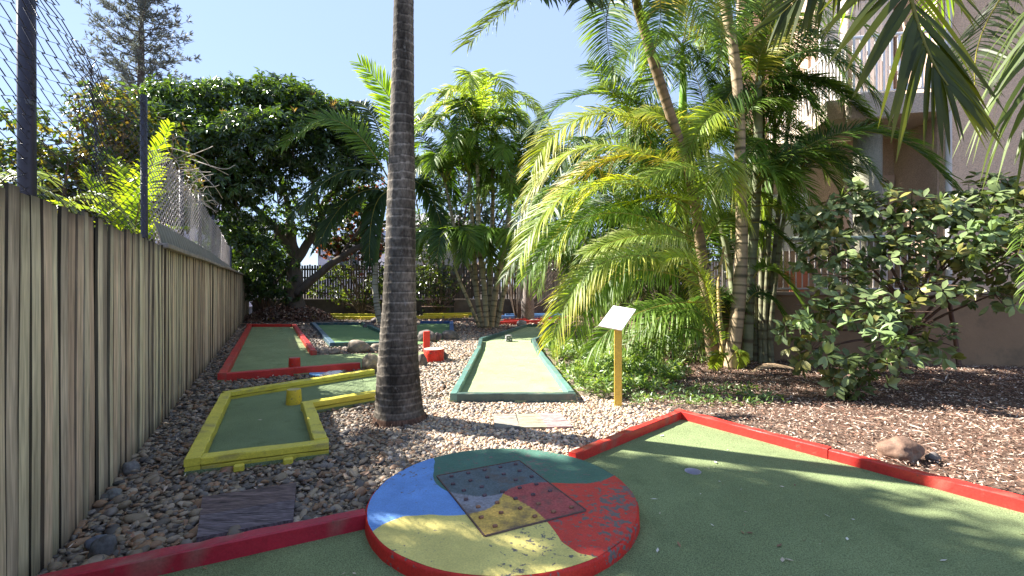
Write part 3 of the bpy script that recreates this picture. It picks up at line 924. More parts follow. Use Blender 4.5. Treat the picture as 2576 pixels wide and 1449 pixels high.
# grey capping and the slatted sheet leaning above the far half
m = MB((.27, .24, .21))
ys = np.linspace(4.62, 19.0, 9)
for a, b in zip(ys[:-1], ys[1:]):
    m.bar(fpt(a, .03, 1.79 + R.uniform(-.01, .005)), fpt(b - .01, .03, 1.79 + R.uniform(-.012, .006)), .085, .05, bev=.006)
m.build('capping', M['rawwood'], pf)
sh = thing('corrugated_sheet', fpt(8, -.1, 1.8), 'grey corrugated sheet leaning back on top of the paling fence', 'sheet')
m = MB((.40, .39, .36))
n = 330
vs_, fs, cs = [], [], []
for i in range(n):
    yy = 4.75 + i * (8.6 / n)
    hh = np.interp(yy, [4.75, 5.4, 9, 13.4], [.25, .26, .24, .12]) + .012 * noise.noise(Vector((yy * 3, 0, 0)))
    cor = .012 * math.cos(i * math.pi / 3)
    for q, (o, z) in enumerate([(0, 1.80), (-.03, 1.80 + hh * .5), (-.07, 1.80 + hh)]):
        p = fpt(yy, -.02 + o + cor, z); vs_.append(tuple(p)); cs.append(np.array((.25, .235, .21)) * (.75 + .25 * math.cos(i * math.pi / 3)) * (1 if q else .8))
for i in range(n - 1):
    for q in range(2): fs.append((i * 3 + q, i * 3 + q + 1, i * 3 + q + 4, i * 3 + q + 3))
m.add(vs_, fs, np.array(cs)); m.build('sheet', M['metal'], sh)

# ------------------------------------------------------------------ chain link fence behind it
cl = thing('chain_link_fence', fpt(5, -.12, 0), 'tall torn chain link fence on dark steel posts behind the palings', 'fence')
posts = [(2.46, 3.9, .037), (4.66, 3.28, .030), (6.55, 3.0, .028), (8.2, 3.0, .028), (10.0, 2.9, .028), (11.9, 2.7, .028), (14.2, 2.6, .028)]
for y, h, r in posts:
    p = fpt(y, -.13)
    m = MB((.035, .032, .045)); m.tube([(p.x, p.y, 0), (p.x - .004, p.y, h * .5), (p.x - .012, p.y, h)], r, n=16)
    m.build('post', M['metal'], cl, smooth=True)
p = fpt(2.46, -.10)
m = MB((.08, .08, .09)); m.box((p.x - .02, p.y - .02, 2.33), .05, .05, .035, rz=.4, bev=.006); m.box((p.x - .02, p.y - .01, 2.28), .03, .05, .02, bev=.005)
m.build('wire_clip', M['metal'], cl)

def net(y0, y1, z0, ztop, dark, amp, label, pitch=.058, rw=.0017, off=-.10, zs=.03):
    """zigzag wires woven to diamonds; sagging and crumpled by noise"""
    sc = math.sqrt(1 + .52 ** 2)
    nw = int((y1 - y0) * sc / pitch)
    half = pitch / 2
    rows = int((3.4 - z0) / zs)
    MBn = MB()
    for w in range(nw):
        s0 = w * pitch
        pts = []
        yy = y0 + s0 / sc
        zt = ztop(yy) + .04 * noise.noise(Vector((w * .37, 0, 9)))
        for r in range(rows):
            z = z0 + r * zs
            if z > zt: break
            s = s0 + (half if (r + w) % 2 else -half) * 1.0
            q = amp(yy, z)
            ns = Vector((s * 1.1, z * 1.3, 5.0))
            dx = noise.noise(ns) * q * 1.0 + noise.noise(ns * 3.7) * q * .35
            dz = noise.noise(ns + Vector((9, 0, 0))) * q * 1.2 + noise.noise(ns * 3.1 + Vector((2, 8, 0))) * q * .35
            do = noise.noise(ns + Vector((0, 31, 0))) * q * .9
            yv = y0 + (s + dx) / sc
            p = fpt(yv, off + do * .6 + (.006 if (r + w) % 2 else -.006), z + dz)
            pts.append(p)
        if len(pts) > 2:
            MBn.tube(pts, rw, n=4, cap=False, col=dark)
    return MBn.build('wire_mesh', M['wire'], cl, smooth=True)
M['wire'] = vmat('chain wire', .4, .5, 0, 1, (1, 1, 1), .3, 30, metallic=.2)
net(.9, 4.6, 1.62, lambda y: float(np.interp(y, [.9, 2.4, 2.6, 3.3, 4.6], [3.5, 3.3, 2.88, 3.0, 3.05])), (.022, .02, .03), lambda y, z: .05 + .12 * max(0, z - 1.75), '', pitch=.092, rw=.0036, zs=.036)  # near stretch: backlit look put into the wire colour
net(4.72, 13.5, 1.7, lambda y: float(np.interp(y, [4.7, 5.3, 6.2, 8, 10, 13], [2.78, 2.93, 2.86, 2.8, 2.75, 2.5])), (.42, .38, .38), lambda y, z: .02 + .03 * max(0, z - 2), '', pitch=.085, rw=.0052, zs=.036)  # far stretch of the same wire: sunlit glint put into a paler colour
# dry vine tangled along the torn top edge
m = MB((.42, .36, .30))
for k in range(46):
    y = R.uniform(4.8, 7.6)
    z = 2.85 + R.uniform(-.25, .12)
    p = fpt(y, -.06, z); pts = [p]
    dv = Vector((R.uniform(-.3, 1), R.uniform(-.4, .4), R.uniform(-.2, .7)))
    for q in range(6):
        dv = dv + Vector((R.uniform(-.4, .4), R.uniform(-.4, .4), R.uniform(-.55, .3)))
        p = p + dv.normalized() * R.uniform(.04, .10); pts.append(p)
    m.tube(smooth_path(pts, 3), .0035, n=4, cap=False)
for a, b, c in (((430, 372), (505, 395), (530, 420)), ((480, 400), (560, 425), (592, 415)), ((470, 395), (520, 375), (535, 368)), ((488, 404), (530, 418), (575, 440)), ((500, 430), (540, 470), (560, 500))):
    m.tube(smooth_path([pt(*a, 5.6), pt(*b, 5.5), pt(*c, 5.7)], 5), .004, n=4, cap=False)
tag(m.build('dry_vine', M['rawwood'], loc=tuple(fpt(6, -.06, 2.8))), 'dry twining vine tangled on the torn top of the chain link fence', 'vine')

# ------------------------------------------------------------------ back picket fence on a low wall
BY = 22.0
rw_ = thing('retaining_wall', (-5, BY, 0), 'low old retaining wall under the picket fence', 'wall')
m = MB((.20, .17, .14))
for k in range(7):
    x0 = -12.4 + k * 2.2
    m.box((x0 + 1.1, BY + .1, .36), 2.19, .3 + R.uniform(-.01, .01), .74 + R.uniform(-.02, .02), col=tuple(np.array((.13, .11, .09)) * R.uniform(.6, 1.3)), bev=.015)
m.build('wall', M['wall'], rw_)
bf = thing('picket_fence', (-5, BY, .73), 'dark grey picket fence with narrow gaps along the back', 'fence')
m = MB((.15, .135, .12))
x = -12.4
while x < 3.0:
    w = R.uniform(.085, .1)
    h = 2.36 + R.uniform(-.03, .03)
    c = tuple(np.array((.09, .08, .07)) * R.uniform(.6, 1.35))
    m.box((x + w / 2, BY + .02, (.74 + h) / 2), w, .018, h - .74, col=c)
    x += w + R.uniform(.022, .04)
m.build('pickets', M['rawwood'], bf)
for z in (1.0, 1.75, 2.15):
    m = MB((.10, .09, .08)); m.bar((-12.4, BY + .06, z), (3.0, BY + .06, z), .04, .08); m.build('rail', M['rawwood'], bf)
br = thing('board_fence', (3, 20.6, 0), 'brown close boarded fence behind the cane palms at the right back', 'fence')
m = MB((.3, .25, .2)); x = .2
while x < 13:
    w = R.uniform(.12, .15)
    c = tuple(np.array((.33, .275, .215)) * R.uniform(.75, 1.15))
    m.box((x + w / 2, 21.6 - .05 * x, 1.5 + .0), w - .012, .02, 2.0, col=c)
    x += w
m.build('boards', M['paling'], br)
m = MB((.14, .10, .08)); m.bar((.2, 21.5, .25), (13, 20.9, .25), .1, .5); m.build('base_board', M['rawwood'], br)

# ------------------------------------------------------------------ houses beyond the back fence
def house(x0, x1, y, h, col, label, wins, roofc=(.25, .24, .26), dep=8, roof=True, brick=False):
    t = thing('house', ((x0 + x1) / 2, y, 0), label, 'house')
    m = MB(col); m.box(((x0 + x1) / 2, y + dep / 2, h / 2), x1 - x0, dep, h); m.build('wall', M['stucco'] if not brick else M['smooth'], t)
    if roof:
        m = MB(roofc)
        xa, xb, ya, yb = x0 - .4, x1 + .4, y - .4, y + dep + .4
        xm, ym = (xa + xb) / 2, (ya + yb) / 2
        m.add([(xa, ya, h), (xb, ya, h), (xb, yb, h), (xa, yb, h), (xa + 2, ym, h + 1.4), (xb - 2, ym, h + 1.4)], [(0, 1, 5, 4), (1, 2, 5), (2, 3, 4, 5), (3, 0, 4), (3, 2, 1, 0)])
        m.build('roof', M['metal'], t)
    for (a, b, z0, z1) in wins:
        m = MB((.7, .7, .7))
        for q in ((a, b, z1, z1 + .06), (a, b, z0 - .06, z0)): m.box(((q[0] + q[1]) / 2, y - .02, (q[2] + q[3]) / 2), b - a + .12, .06, .06)
        for q in (a - .03, b + .03, (a + b) / 2): m.box((q, y - .02, (z0 + z1) / 2), .06, .06, z1 - z0)
        f = m.build('window', M['smooth'], t)
        m = MB((.05, .05, .06)); m.box(((a + b) / 2, y - .004, (z0 + z1) / 2), b - a, .01, z1 - z0); m.build('pane', M['glass'], f)
    return t
house(-13.5, -4.6, 32, 4.4, (.62, .60, .66), 'pale lavender house seen through the tree behind the picket fence', [(-12, -10.6, 2.4, 3.6), (-8.4, -7, 2.2, 3.5)])
house(-7.4, -2.4, 27, 4.9, (.52, .50, .50), 'grey house glimpsed just right of the palm trunk', [(-6.6, -5.5, 3.6, 4.5), (-4.2, -3.1, 3.6, 4.5)], roofc=(.3, .28, .27))
house(-26, -17, 24, 5.5, (.66, .62, .72), 'pale house beyond the chain link fence at the far left', [(-24, -22.5, 2.6, 4), (-20.5, -19, 2.6, 4)], roofc=(.45, .4, .42))
house(1.6, 7.2, 23.5, 2.9, (.14, .13, .22), 'bluish shed roof and wall behind the cane palm leaves', [(2.4, 3.4, 1.7, 2.6)], roofc=(.12, .12, .2), dep=5)
# ------------------------------------------------------------------ apartment building on the right
B0 = Vector((4.35, 8.62, 0)); BU = Vector((.982, -.188, 0)).normalized(); BN = Vector((-BU.y, BU.x, 0))  # BN points away from camera
def bp(u, v, z=0): p = B0 + BU * u + BN * v; return Vector((p.x, p.y, z))
ang = math.atan2(BU.y, BU.x)
def bb(m, u0, u1, v0, v1, z0, z1, col=None, bev=0):
    c = bp((u0 + u1) / 2, (v0 + v1) / 2, (z0 + z1) / 2)
    m.box(c, u1 - u0, v1 - v0, z1 - z0, rz=ang, col=col, bev=bev)
bld = thing('apartment_building', bp(3, 0), 'tan stucco apartment building with balconies on the right', 'building')
TAN, PEACH, BASE = (.66, .49, .35), (.50, .365, .275), (.27, .18, .11)
UR = 3.22
m = MB(TAN)
bb(m, UR, 12, .0, 6, 1.26, 12.5)
m.build('wall', M['stucco'], bld)
m = MB(BASE)
bb(m, -.4, 12, -.06, .22, -.1, 1.20)
m.build('base_wall', M['basewall'], bld)
m = MB((.30, .24, .18)); bb(m, -.4, 12, -.10, .30, 1.203, 1.262, bev=.008); m.build('ledge', M['smooth'], bld)
m = MB((.40, .34, .28)); bb(m, -.4, UR - .003, .303, 1.5, 1.0, 1.239); m.build('patio_floor', M['smooth'], bld)
# recess: ground floor wall, upper walls stepping back on the left
BV = 1.33
def part(name, mat, col, *boxes, bev=0):
    for q in boxes:
        m = MB(col); bb(m, *q, bev=bev); m.build(name, M[mat], bld)
part('recess_wall', 'stucco', PEACH, (.55, UR - .003, BV, BV + .2, 1.24, 4.36), (1.75, UR - .003, BV, BV + .2, 4.703, 12.4), (.75, 1.70, 3.1, 3.3, 0, 12.4))
part('side_wall', 'stucco', PEACH, (UR - .03, UR - .004, .10, BV - .003, 1.263, 4.36), (UR - .03, UR - .004, .10, BV - .003, 4.73, 7.8), (1.70, 1.90, BV + .203, 3.1, 0, 12.4), (.55, .75, BV + .203, 3.1, 0, 4.36))
SLB = (.50, .42, .34)
part('balcony_slab', 'stucco', SLB, (1.62, UR - .004, -.18, BV - .003, 4.36, 4.70))
part('side_slab', 'stucco', SLB, (1.35, 1.617, -.10, 3.097, 4.362, 4.698))
part('upper_slab', 'stucco', SLB, (1.40, UR - .004, -.12, BV - .003, 7.9, 8.25))
part('slab_nib', 'stucco', (.46, .39, .32), (1.60, 2.32, -.34, -.183, 4.25, 4.72), bev=.03)
c = bp(2.24, .38)
m = MB((.27, .26, .20)); m.tube([(c.x, c.y, 1.262), (c.x, c.y, 4.36)], .22, n=28); m.build('column', M['stucco'], bld, smooth=True)
c = bp(1.85, .25)
m = MB((.60, .50, .42)); m.tube([(c.x, c.y, 4.705), (c.x, c.y, 7.9)], .11, n=28); m.build('column', M['stucco'], bld, smooth=True)
# door with casing and curtain on the ground floor
m = MB((.62, .45, .36))
for u in (2.30, 3.12): bb(m, u - .05, u + .05, BV - .06, BV - .003, 1.242, 3.5)
bb(m, 2.25, 3.17, BV - .07, BV - .001, 3.502, 3.60)
dr = m.build('door', M['smooth'], bld)
m = MB((.78, .76, .78))
for q in range(19):
    u = 2.36 + q * .0365; bb(m, u, u + .034, BV - .045 + .012 * (q % 2), BV - .025 + .012 * (q % 2), 1.26, 3.48)
m.build('curtain', M['cloth'], dr)
m = MB((.80, .78, .80))
for q in range(10):
    u = .8 + q * .08; bb(m, u, u + .076, BV - .05 + .012 * (q % 2), BV - .03 + .012 * (q % 2), 2.1, 3.3)
wn_ = m.build('window', M['cloth'], bld)
m = MB((.84, .82, .80))
for u in (1.85, 2.5, 3.10): bb(m, u - .04, u + .04, BV - .08, BV - .003, 4.72, 7.2)
bb(m, 1.81, 3.14, BV - .09, BV - .001, 7.203, 7.3)
ud = m.build('balcony_door', M['smooth'], bld)
m = MB((.85, .83, .83))
for q in range(28):
    u = 1.90 + q * .042; bb(m, u, u + .039, BV - .06 + .014 * (q % 2), BV - .04 + .014 * (q % 2), 4.75, 7.18)
m.build('curtain', M['cloth'], ud)
# balustrades
def rail(name, pts, z0, z1, step, col, rc, r_top=.04, r_bar=.012, mat='metal', square=True):
    m = MB(col)
    m.tube([(p.x, p.y, z1) for p in pts], r_top, n=12, col=rc)
    m.tube([(p.x, p.y, z0) for p in pts], .018, n=8)
    for a, b in zip(pts[:-1], pts[1:]):
        L = (b - a).length; n = int(L / step)
        for i in range(n + 1):
            p = a.lerp(b, i / n)
            if square: m.box((p.x, p.y, (z0 + z1) / 2), r_bar * 2, r_bar * 2, z1 - z0, rz=ang)
            else: m.tube([(p.x, p.y, z0), (p.x, p.y, z1)], r_bar, n=6)
    return m.build(name, M[mat], bld)
rail('patio_railing', [bp(-.35, .12), bp(UR - .06, .12)], 1.32, 2.24, .105, (.55, .50, .46), (.34, .40, .33), r_top=.045, r_bar=.009)
rail('balcony_railing', [bp(1.40, 3.0), bp(1.66, -.1), bp(UR - .03, -.1)], 4.80, 5.78, .11, (.82, .80, .77), (.82, .80, .77), r_top=.035, r_bar=.016)
m = MB((.62, .60, .56))
for p in (bp(UR + .04, -.06),):
    m.tube([(p.x, p.y, 1.27), (p.x, p.y, 12.4)], .045, n=14)
for z in (2.6, 4.55, 6.6, 9): bb(m, UR - .01, UR + .09, -.09, -.004, z, z + .04)
m.build('drainpipe', M['smooth'], bld, smooth=False)
# upper storey strip over the balconies, to the roof
m = MB((.5, .42, .35)); bb(m, .5, 12.2, -.25, 6.2, 12.5, 12.75); m.build('roof_slab', M['stucco'], bld)

# things on the patio
def pot(u, v, z, r, h, col, label):
    c = bp(u, v, z)
    m = MB(col); m.lathe(c, [(r * .65, 0), (r * .95, h * .85), (r * 1.08, h * .86), (r * 1.08, h), (r * .95, h)], n=20)
    return tag(m.build('flower_pot', M['smooth'], loc=c, smooth=False), label, 'pot')
pot(1.25, .9, 1.242, .22, .42, (.55, .20, .12), 'terracotta pot on the patio behind the railing')
t = thing('patio_chair', bp(.15, .9, 1.24), 'white patio chair behind the ground floor railing', 'chair')
WHT = (.75, .74, .72)
m = MB(WHT); bb(m, -.1, .4, .7, 1.15, 1.64, 1.68, bev=.01); m.build('seat', M['smooth'], t)
m = MB(WHT)
for q in range(5): bb(m, -.08 + q * .1, -.02 + q * .1, 1.14, 1.17, 1.70, 2.05)
bb(m, -.1, .4, 1.135, 1.175, 2.05, 2.12, bev=.01); m.build('backrest', M['smooth'], t)
for u in (-.08, .38):
    for v in (.72, 1.13):
        m = MB(WHT); bb(m, u - .018, u + .018, v - .018, v + .018, 1.242, 1.64); m.build('leg', M['smooth'], t)
# ------------------------------------------------------------------ vegetation helpers
GRN, YGR, YEL_, ORG_, DKG = (.095, .18, .022), (.22, .31, .05), (.50, .43, .09), (.50, .24, .03), (.035, .075, .02)

def frond(parent, b, mid_, tip, n=46, ll=.5, lw=.028, lift=.35, droop=.35, pet=.14, col=GRN, tipc=YGR, rr=.011, ryc=(.28, .26, .06), seed=0, st=5, ang0=74, ang1=40, name='frond', roll=0.0, ragged=.0, upv=(0, 0, 1.0)):
    """one feather leaf: rachis through b, mid_, tip; leaflets on both sides"""
    rs = np.random.RandomState(seed * 7 + 13)
    b, mid_, tip = [np.array(v, float) for v in (b, mid_, tip)]
    c = 2 * mid_ - (b + tip) / 2
    def P(u): u = np.asarray(u)[..., None]; return (1 - u) ** 2 * b + 2 * u * (1 - u) * c + u ** 2 * tip
    def T(u): u = np.asarray(u)[..., None]; return unit(2 * (1 - u) * (c - b) + 2 * u * (tip - c))
    m = MB()
    us = np.linspace(0, 1, 14)
    pr = P(us)
    m.tube([Vector(p) for p in pr], [rr * (1 - .85 * u) + .0015 for u in us], n=5, col=ryc, cap=False)
    u = np.linspace(pet, .995, n); v = (u - pet) / (1 - pet)
    prof = np.sin(np.pi * (0.18 + .72 * v)) ** .6
    VV, QQ, CC = [], [], []
    off = 0
    for side in (-1, 1):
        uu = np.clip(u + rs.uniform(-.25, .25, n) / n, 0, 1)
        p0, t = P(uu), T(uu)
        up = unit(np.array(upv, float))
        s = np.cross(t, up); s = unit(s + 1e-6)
        nn = np.cross(s, t)
        if roll: s, nn = s * math.cos(roll) + nn * math.sin(roll), nn * math.cos(roll) - s * math.sin(roll)
        a = np.radians(ang0 + (ang1 - ang0) * v + rs.normal(0, 4, n))[:, None]
        lf = (lift + rs.normal(0, .10, n))[:, None]
        d = np.cos(a) * t + np.sin(a) * (side * s * np.cos(lf) + nn * np.sin(lf))
        L = ll * prof * rs.uniform(.86, 1.08, n)
        if ragged: L = L * np.where(rs.rand(n) < ragged, rs.uniform(.1, .6, n), 1)
        dr = droop * rs.uniform(.6, 1.5, n)
        wv = unit(t - d * np.sum(t * d, 1, keepdims=True))
        # twist the blade a little about its own axis
        tw = rs.normal(0, .35, n)[:, None]
        bn = np.cross(d, wv)
        wv = wv * np.cos(tw) + bn * np.sin(tw)
        ws = np.linspace(0, 1, st)
        wp = np.interp(ws, [0, .12, .4, .75, 1], [.5, .95, 1, .7, .03])
        k0 = rs.uniform(.8, 1.2, n)
        base = np.array(col); tc = np.array(tipc)
        V = np.zeros((n, st, 2, 3)); C = np.zeros((n, st, 2, 3))
        for q, w in enumerate(ws):
            cpt = p0 + d * (L * w)[:, None] * (1 - .18 * w * w * dr[:, None]) + np.array((0, 0, -1.0)) * (dr * L * w ** 2)[:, None]
            hw = (lw * wp[q] / 2 * (.6 + .4 * prof))[:, None]
            V[:, q, 0] = cpt - wv * hw; V[:, q, 1] = cpt + wv * hw
            cc = (base * (1 - w ** 2) + tc * w ** 2)[None] * k0[:, None]
            C[:, q, 0] = cc; C[:, q, 1] = cc
        idx = np.arange(n * st * 2).reshape(n, st, 2)
        Q = np.stack([idx[:, :-1, 0], idx[:, :-1, 1], idx[:, 1:, 1], idx[:, 1:, 0]], -1).reshape(-1, 4)
        VV.append(V.reshape(-1, 3)); QQ.append(Q + off); CC.append(C.reshape(-1, 3)); off += n * st * 2
    tv = np.concatenate(m.V); tf = np.array(m.Fc)
    V = np.concatenate(VV + [tv]); Q = np.concatenate(QQ + [tf + off]); C = np.concatenate(CC + [np.concatenate(m.C)])
    return fast_mesh(name, V, Q, C, M['palm'], parent)

def ringed_stem(parent, pts, rads, name='stem', c1=(.30, .26, .17), c2=(.12, .10, .06), step=.11, n=14, mat='cane', bulge=.07, top=None, seed=0, ringw=.16):
    """trunk with growth rings: rads interpolated along the path"""
    path = smooth_path(pts, 12)
    # resample evenly
    L = [0]
    for a, b in zip(path[:-1], path[1:]): L.append(L[-1] + (b - a).length)
    tot = L[-1]; k = int(tot / step * 5) + 1
    P_, r_, c_ = [], [], []
    rs = random.Random(seed)
    nr = int(tot / step) + 2
    jit = [rs.uniform(-.18, .18) for _ in range(nr + 2)]
    A = np.array([tuple(p) for p in path])
    for i in range(k + 1):
        s = tot * i / k
        x = [float(np.interp(s, L, A[:, q])) for q in range(3)]
        g = s / step
        ph = (g + jit[int(g)]) % 1.0
        rr = float(np.interp(s / tot, np.linspace(0, 1, len(rads)), rads))
        rr *= 1 + bulge * (1 - ph) ** 2 - bulge * .4
        P_.append(Vector(x)); r_.append(rr)
        cc = np.array(c1) * (.85 + .3 * rs.random())
        if ph < ringw: cc = np.array(c2)
        if top is not None and s / tot > top[0]: cc = np.array(top[1])
        c_.append(cc)
    m = MB(c1); m.tube(P_, r_, n=n, col=np.array(c_))
    return m.build(name, M[mat], parent, smooth=True)

def leafset(P, D, U, Lg, Wd, C, fold=.25, curl=.2, wide=.5):
    """leaves as folded blades, 8 vertices each: P base, D direction, U blade normal; returns V, quads, colours"""
    n = len(P)
    D = unit(D); S = unit(np.cross(D, U)); N_ = np.cross(S, D)
    Lg = Lg[:, None]; Wd = Wd[:, None]
    rows = [(0, .12), (.33, .8), (wide + .15, 1.0), (1.0, .05)]
    V = np.zeros((n, 4, 3, 3))
    for i, (u, w) in enumerate(rows):
        c = P + D * Lg * u - N_ * (Lg * curl * u * u)
        for j, sx in enumerate((-1, 0, 1)):
            V[:, i, j] = c + S * (Wd * w * .5 * sx) + (N_ * Wd * fold * w * .5 if sx else 0)
    idx = np.arange(n * 12).reshape(n, 4, 3)
    Q = np.concatenate([np.stack([idx[:, i, j], idx[:, i, j + 1], idx[:, i + 1, j + 1], idx[:, i + 1, j]], -1) for i in range(3) for j in range(2)])
    return V.reshape(-1, 3), Q, np.repeat(C, 12, 0)

def lite_leafset(P, D, U, Lg, Wd, C, fold=.25):
    """cheap leaf: 6 vertices, two quads folded on the midrib"""
    n = len(P)
    D = unit(D); S = unit(np.cross(D, U)); N_ = np.cross(S, D)
    Lg = Lg[:, None]; Wd = Wd[:, None]
    b = P; t = P + D * Lg - N_ * Lg * .12
    mc = P + D * Lg * .5
    l = mc - S * Wd * .5 + N_ * Wd * fold * .5; r = mc + S * Wd * .5 + N_ * Wd * fold * .5
    V = np.stack([b, l, t, r], 1).reshape(-1, 3)
    idx = np.arange(n * 4).reshape(n, 4)
    Q = np.concatenate([idx[:, [0, 2, 1]], idx[:, [0, 3, 2]]])
    return V, Q, np.repeat(C, 4, 0)

def rosettes(parent, name, cen, axis, k, L, W, cols, mat, lite=True, spread=1.0, sag=.5, rs=None, lvar=.25, fold=.25, jit=0.0, curl=.2):
    """k leaves round every twig end in cen, pointing along axis and outward"""
    rs = rs or NR
    n = len(cen)
    cen = np.repeat(cen, k, 0); ax = unit(np.repeat(axis, k, 0))
    m = n * k
    rnd = unit(rs.normal(0, 1, (m, 3)))
    side = unit(rnd - ax * np.sum(rnd * ax, 1, keepdims=True))
    D = unit(ax * rs.uniform(.1, 1.0, (m, 1)) + side * spread + np.array((0, 0, -1.0)) * sag * rs.uniform(.4, 1.4, (m, 1)))
    U = unit(ax + rs.normal(0, .45, (m, 3)) + np.array((0, 0, .5)))
    Lg = L * rs.uniform(1 - lvar, 1 + lvar, m); Wd = W * rs.uniform(1 - lvar, 1 + lvar, m)
    cols = np.array(cols)
    rc = np.repeat(cols[rs.randint(0, len(cols), n)] * rs.uniform(.8, 1.2, (n, 1)), k, 0) * rs.uniform(.8, 1.2, (m, 1))
    P = cen + D * .02 + (rs.normal(0, 1, (m, 3)) * jit if jit else 0)
    if lite:
        V, Q, C = lite_leafset(P, D, U, Lg, Wd, rc, fold); kk = 3
    else:
        V, Q, C = leafset(P, D, U, Lg, Wd, rc, fold, curl); kk = 4
    return fast_mesh(name, V, Q, C, mat, parent, k=kk)

def lobe_points(lobes, dens, rs=None, shell=(.72, 1.02), flat=0.0):
    """points near the surface of ellipsoid lobes, with outward axes; lobes = [(centre, (rx, ry, rz), weight)]"""
    rs = rs or NR
    Ps, As = [], []
    for l in lobes:
        c, r = np.array(l[0], float), np.array(l[1], float)
        wgt = l[2] if len(l) > 2 else 1
        n = int(dens * wgt * (r[0] * r[1] * r[2]) ** (2 / 3) * 12.6)
        d = unit(rs.normal(0, 1, (n, 3)))
        rad = rs.uniform(shell[0], shell[1], (n, 1))
        # lumpy surface
        bump_ = np.array([noise.noise(Vector(q * 2.2) + Vector(c)) for q in d])[:, None]
        p = c + d * r * rad * (1 + .38 * bump_)
        Ps.append(p); As.append(unit(d / r + np.array((0, 0, .15))))
    return np.concatenate(Ps), np.concatenate(As)

def limbs(parent, specs, name='trunk', mat='treebark', col=(.11, .09, .075)):
    for i, (pts, r0, r1) in enumerate(specs):
        path = smooth_path(pts, 6); k = len(path)
        m = MB(col)
        path = [p + Vector((noise.noise(p * 1.3), noise.noise(p * 1.3 + Vector((5, 0, 0))), 0)) * r0 * .5 for p in path]
        m.tube(path, [r0 + (r1 - r0) * (j / (k - 1)) ** .8 for j in range(k)], n=10)
        m.build(name if i == 0 else 'limb', M[mat], parent, smooth=True)
# ------------------------------------------------------------------ the big ringed palm trunk
PD = 4.72
prof = [(1082, 1006, 132), (1068, 1006, 126), (1040, 1004, 122), (1000, 1003, 115), (950, 1002, 107), (900, 1002, 100), (840, 1003, 92), (760, 1005, 82), (650, 1007, 76), (500, 1009, 70), (350, 1011, 62), (200, 1013, 56), (60, 1015, 51), (-100, 1017, 47), (-300, 1020, 43), (-600, 1025, 38), (-780, 1028, 34)]
tb = pt(1006, 1068, PD)
kp = thing('king_palm', (tb.x, PD, 0), 'tall grey ringed palm trunk standing in the middle of the garden', 'palm tree')
P_, r_, c_ = [], [], []
zs = [CZ - (y - HY) / F * PD for y, _, _ in prof]; xs = [(x - CX) / F * PD for _, x, _ in prof]; rs_ = [w / 2 / F * PD for _, _, w in prof]
z = -.02; step = .105; nxt = 0.0; ring = 0
rr_ = random.Random(4)
ringz = []
while nxt < 7.5:
    ringz.append(nxt); nxt += rr_.uniform(.055, .10) * (1 + .25 * min(nxt, 3) / 3)
zz = np.arange(-.03, 7.45, .0125)
nseg = 72
vs_, fs, cs = [], [], []
for i, z in enumerate(zz):
    x = float(np.interp(z, zs, xs)); r = float(np.interp(z, zs, rs_))
    k = np.searchsorted(ringz, z) - 1
    rz = ringz[max(k, 0)]; span = (ringz[k + 1] - rz) if k + 1 < len(ringz) else .1
    for j in range(nseg):
        a = 2 * math.pi * j / nseg
        wob = .02 * noise.noise(Vector((math.cos(a) * .9, math.sin(a) * .9, z * .8)))
        ph = min(max((z - rz + wob) / max(span, .02), -.3), 1.3)
        ph = ph % 1.0
        e = .028 * (ph ** 2.0) - .012
        if ph > .93: e -= .03 * (ph - .93) / .07
        e += .02 * noise.noise(Vector((math.cos(a) * 2.5, math.sin(a) * 2.5, z * 3)))
        ncol = .92 + .35 * noise.noise(Vector((math.cos(a) * 3, math.sin(a) * 3, z * 16)))
        if z < .12: e += .07 * (.12 - z) / .12 * (1 + 2.2 * noise.noise(Vector((math.cos(a) * 7, math.sin(a) * 7, 0))))
        q = r * (1 + e)
        vs_.append((x + q * math.cos(a), PD + q * math.sin(a), z))
        dark = .5 if ph > .96 or ph < .05 else (1.6 if ph > .80 else .9 + .25 * noise.noise(Vector((k * 3.1, 0, 0))))
        patch = 1 + .9 * noise.noise(Vector((math.cos(a) * 1.3, math.sin(a) * 1.3, z * 1.1)))
        cc = np.array((.125, .108, .088)) * dark * ncol * max(.4, patch)
        if z < .06: cc = np.array((.12, .07, .05)) * ncol
        cs.append(cc)
for i in range(len(zz) - 1):
    for j in range(nseg):
        j2 = (j + 1) % nseg; fs.append((i * nseg + j, i * nseg + j2, (i + 1) * nseg + j2, (i + 1) * nseg + j))
m = MB(); m.add(vs_, fs, np.array(cs)); m.build('trunk', M['bark'], kp, smooth=True)
for q in range(34):
    m = MB((.12, .08, .06))
    a = 2 * math.pi * q / 34 + rr_.uniform(-.1, .1)
    r = .235 + rr_.uniform(-.01, .01); L = rr_.uniform(.04, .11)
    p0 = Vector((tb.x + r * math.cos(a), PD + r * math.sin(a), rr_.uniform(.02, .06)))
    m.tube([p0, p0 + Vector((math.cos(a) * L * .5, math.sin(a) * L * .5, -.01)), p0 + Vector((math.cos(a + .2) * L, math.sin(a + .2) * L, -.07))], [.009, .007, .003], n=5)
    m.build('root', M['treebark'], kp, smooth=True)
top = Vector((float(np.interp(7.4, zs, xs)), PD, 7.4))
m = MB((.14, .24, .06)); m.tube([top, top + Vector((.0, .02, .5)), top + Vector((0, .05, 1.0))], [.085, .095, .06], n=16); m.build('crownshaft', M['cane'], kp, smooth=True)
for q in range(11):
    a = 2 * math.pi * q / 11 + .3; e = .3 + (q % 3) * .35
    t0 = top + Vector((0, .05, .95))
    L = 2.2
    mid_ = t0 + Vector((math.cos(a) * L * .5, math.sin(a) * L * .5, L * .35 * e + .2)); tip = t0 + Vector((math.cos(a) * L, math.sin(a) * L, -.6 + e))
    frond(kp, t0, mid_, tip, n=40, ll=.55, lw=.04, seed=q, rr=.02)

